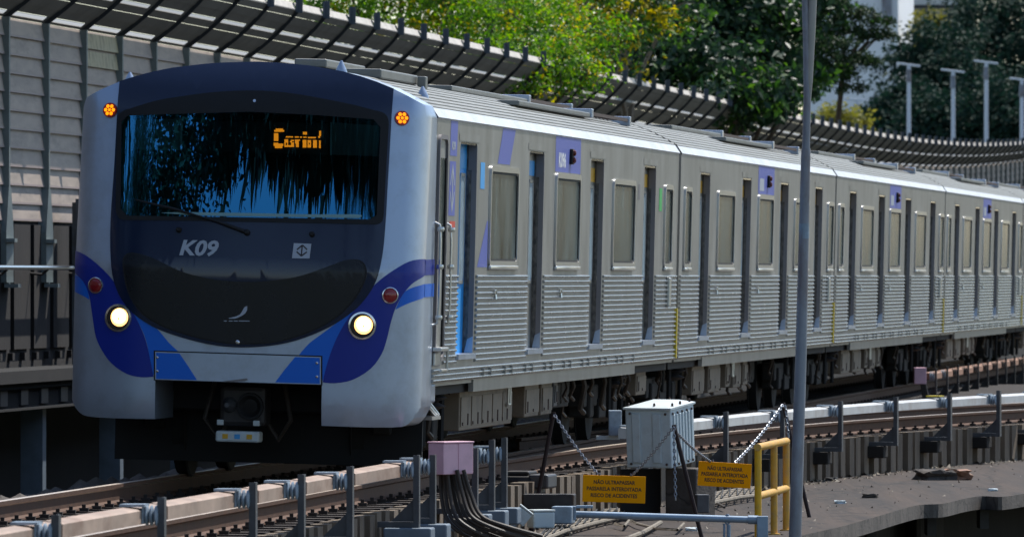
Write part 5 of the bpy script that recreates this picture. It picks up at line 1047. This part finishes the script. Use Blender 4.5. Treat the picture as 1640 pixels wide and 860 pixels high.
fartree(1500, 130, 470, 3.2, 'dark rounded tree behind the middle white lamp posts', seed=32, n=7000, extra=[(1480, 110, 472, 1.3), (1515, 95, 472, 1.5), (1540, 150, 468, 2.2)])
fartree(1432, 200, 455, 1.7, 'lower dark tree behind the leftmost fully visible lamp post', seed=33, n=5000, extra=[(1418, 185, 456, .8), (1455, 160, 456, 1.2), (1402, 212, 455, .9)])
fartree(1580, 200, 450, 3.0, 'low dark bush mass at the foot of the two right lamp posts', seed=34, n=7000, extra=[(1520, 210, 450, 2.2), (1630, 200, 450, 2.4), (1480, 215, 450, 1.8)])
fartree(1345, 200, 400, .55, 'small olive bush between the canopy and the white building', 'olive', seed=35, n=1500, leaf=.3, extra=[(1325, 196, 402, .4), (1368, 204, 402, .5)])
fartree(1492, 45, 560, 1.0, 'small yellow-green tree in front of the grey building', 'olive', seed=36, n=900, leaf=.4, extra=[(1475, 55, 560, .6), (1508, 42, 560, .7)])
# ---------------------------------------------------------------- lamp posts and buildings behind
for x, yt, yb, lb, al in ((1371, 160, 210, 'leftmost white lamp post, its top half hidden by the layered tree', 5), (1455, 104, 226, 'white lamp post with a T-shaped arm nearest the white building', 8), (1526, 114, 232, 'white lamp post with a T-shaped arm in front of the rounded dark tree', 7), (1579, 100, 236, 'tallest white lamp post with a T-shaped arm, under the tall dark tree', 7), (1636, 128, 236, 'white lamp post with a T-shaped arm cut by the right edge', 7)):
    b = A(x, 443, 415); zt = A(x, yt, 415).z; lp = empty('street_lamp', (b.x, b.y, -9), (0, 0, 0), lb, 'street lamp', 'white T-shaped lamp posts')
    m = MB(); m.tube([(0, 0, 0), (.02, 0, zt + 9)], [.16, .10], 10); m.build('post', M['whitepole'], lp, True)
    m = MB(); m.tube([(0, 0, zt + 8.1), (0, 0, zt + 8.75)], [.14, .12], 10); m.build('sleeve', M['galv'], lp, True)
    m = MB(); m.bbox((-.62, -.1, -.05), (.62, .1, .05), .02, Matrix.Translation((0, 0, zt + 9)) @ Matrix.Rotation(R(al), 4, 'Y') @ Matrix.Rotation(R(0), 4, 'Z')); m.build('lamp_arm', M['whitepole'], lp)
def block(name, x0, x1, yt, d, depth, mm, label, rz=0):
    a, b = A(x0, yt, d), A(x1, yt, d); t = empty(name, (a.x, a.y, -9), (0, 0, rz), label, 'building', 'buildings far behind the trees'); m = MB(); m.box((0, 0, 0), (b.x - a.x, depth, a.z + 9)); m.build('wall', M[mm], t); return t, b.x - a.x, a.z + 9
t, w, h = block('apartment_building', 1296, 1439, -60, 560, 12, 'wallwhite', 'white rendered building with a plain bright wall behind the layered tree', R(-8))
m = MB(); m.box((w * .80, -.25, 0), (w * .88, -.005, h)); 
m = MB(); m.box((w - 1.1, -.5, h - 4.2), (w - .45, -.01, h - 1)); m.build('downpipe', M['galv'], t)
t, w, h = block('office_building', 1440, 1560, -60, 640, 15, 'wallgrey', 'grey building with a dark balcony rail in the upper right background')
def band(y): return A(1500, y, 640).z + 9
m = MB(); m.box((0, -1.2, band(9)), (w, 0, band(-60))); m.build('pale_band', M['wallpale'], t)
m = MB(); m.box((0, -1.3, band(14)), (w, -1.2, band(10))); 
for k in range(26): m.box((k * w / 26, -1.3, band(19)), (k * w / 26 + .06, -1.25, band(14)))
m.build('balcony_rail', M['rib_dark'], t)
m = MB()
for k in range(9): m.box((.35 + k * w / 9, -.06, band(56)), (.35 + k * w / 9 + .25, -.003, band(34)))
m.box((0, -.1, band(30)), (w, -.004, band(24))); m.build('window', M['window'], t)
m = MB(); m.box((0, -.5, 0), (w, -.1, band(60))); m.build('brick_wall', M['brick'], t)

# ---------------------------------------------------------------- palm and trees beside the line ahead of the train (mirrored in the windscreen), and unseen woods added to darken reflections in glass and steel
pdir = Vector((.27, .96, 0)).normalized(); plat = Vector((pdir.y, -pdir.x, 0)); PC = Vector((-9.2, 47.5, 0)) + plat * 2.6
palm = empty('palm_tree', (PC.x, PC.y, -9), (0, 0, 0), 'tall palm with a skirt of hanging dry fronds beside the line, mirrored in the windscreen', 'tree'); o_ = Vector(palm.location)
rng = np.random.default_rng(77); random.seed(77)
m = MB(); m.tube([Vector((0, 0, 0)), Vector((.1, 0, 12)), Vector((0, .1, 23))], [.24, .2, .18], 10); m.build('trunk', M['bark'], palm, True)
m = MB(); st = MB()
for k in range(22):
    a = 2 * math.pi * k / 22 + random.uniform(-.1, .1); L_ = random.uniform(2.6, 5.4); top = Vector((PC.x, PC.y, 14.3)); pts = []
    for q in range(7):
        t = q / 6; pts.append(top + (plat * math.cos(a) + pdir * math.sin(a)) * L_ * t + Z * (.5 * math.sin(t * 2.2) - 1.5 * t * t))
    st.tube([p - o_ for p in pts], [.05, .045, .04, .035, .03, .02, .01], 5)
    for q in range(46):
        t = random.uniform(.1, 1) * 5.99; i = int(t); p = pts[i].lerp(pts[i + 1], t - i); ln = random.uniform(.7, 1.3); w = random.uniform(.03, .06); sw = Vector((random.uniform(-.25, .25), random.uniform(-.25, .25), 0)); ax = (plat + pdir * random.uniform(-.8, .8)).normalized() * w
        m.add([p - ax - o_, p + ax - o_, p + sw * .6 - Z * ln * .6 + ax * .8 - o_, p + sw - Z * ln - o_, p + sw * .6 - Z * ln * .6 - ax * .8 - o_], [(0, 1, 2, 3, 4)])
for q in range(4900):
    a = random.uniform(-3.2, 10.5); de = random.gauss(0, 1.1); tip = 12.05 + .25 * math.exp(-((a + 1.6) / 1.1) ** 2) + .16 * math.sin(a * 2.1) + .14 * math.sin(a * 5.3 + 1) + random.gauss(0, .16); ln = random.uniform(.5, 1.3); w = random.uniform(.03, .07); p = Vector((PC.x, PC.y, tip + ln)) + plat * a + pdir * de - plat * .6; sw = plat * random.uniform(-.22, .22)
    m.add([p - plat * w - o_, p + plat * w - o_, p + sw * .6 - Z * ln * .6 + plat * w * .7 - o_, p + sw - Z * ln - o_, p + sw * .6 - Z * ln * .6 - plat * w * .7 - o_], [(0, 1, 2, 3, 4)])
st.build('stem', M['bark'], palm, True); m.build('frond', LM['dry'], palm)
c = PC - plat * 4.6
tree('leafy_tree', (c.x - 1, c.y, -9), [(c.x, c.y, 12.2, 1.2), (c.x - .3, c.y, 11.0, .7), (c.x - 2.2, c.y, 11.0, 1.4), (c.x - 1.6, c.y, 12.4, 1.6), (c.x - 3.6, c.y - .5, 11.8, 1.6), (c.x + .6, c.y, 12.6, 1.0), (c.x - 5.2, c.y - 1, 11.6, 1.8), (c.x - 5.0, c.y - 1, 13, 1.8), (c.x - 3.4, c.y, 11.2, 1.2), (c.x - 7.2, c.y - 1.5, 12, 2.0)], 26000, .16, [(LM['far'], 1.0)], M['bark'], 'leafy tree beside the palm ahead of the train', None, seed=41)
def wood(name, pts, r, n, label, seed):
    global rng; rng = np.random.default_rng(seed); cs = []; ns = []
    for x, y, h in pts:
        k = n // len(pts); q = rng.normal(size=(k, 3)); q /= np.linalg.norm(q, axis=1, keepdims=True); rad = rng.uniform(.6, 1.05, k)[:, None]
        cs.append(np.array([x, y, h - 9]) + q * rad * np.array([r, r, h])); ns.append(q + rng.normal(size=(k, 3)) * .5)
    cs = np.concatenate(cs); ns = np.concatenate(ns); ns /= np.linalg.norm(ns, axis=1, keepdims=True); keep = cs[:, 2] > -8.9
    o = leaves_mesh(name, cs[keep], ns[keep], rng.uniform(1.2, 2.4, keep.sum()), rng.uniform(.8, 1.4, keep.sum()), LM['far'], None); tag(o, label, 'wood', kind='stuff')
wood('wood', [(46 + 9 * k, 250 + 16 * k + random.uniform(-8, 8), random.uniform(16, 20)) for k in range(14)], 11, 26000, 'dark wood added out of view on the right to darken reflections in the flank', 51)
wood('wood', [(-27 + random.uniform(-3, 2), 22 + 7 * k, random.uniform(11, 14)) for k in range(12)], 6, 14000, 'dark wood added out of view behind the near end of the noise barrier to block sky from the nose', 53)
wood('wood', [(-60 + 8 * k, -60 + random.uniform(-8, 8) - 2 * k, random.uniform(7.5, 9.5)) for k in range(14)], 8, 14000, 'dark wood added out of view far ahead of the train to darken reflections in its front', 52)
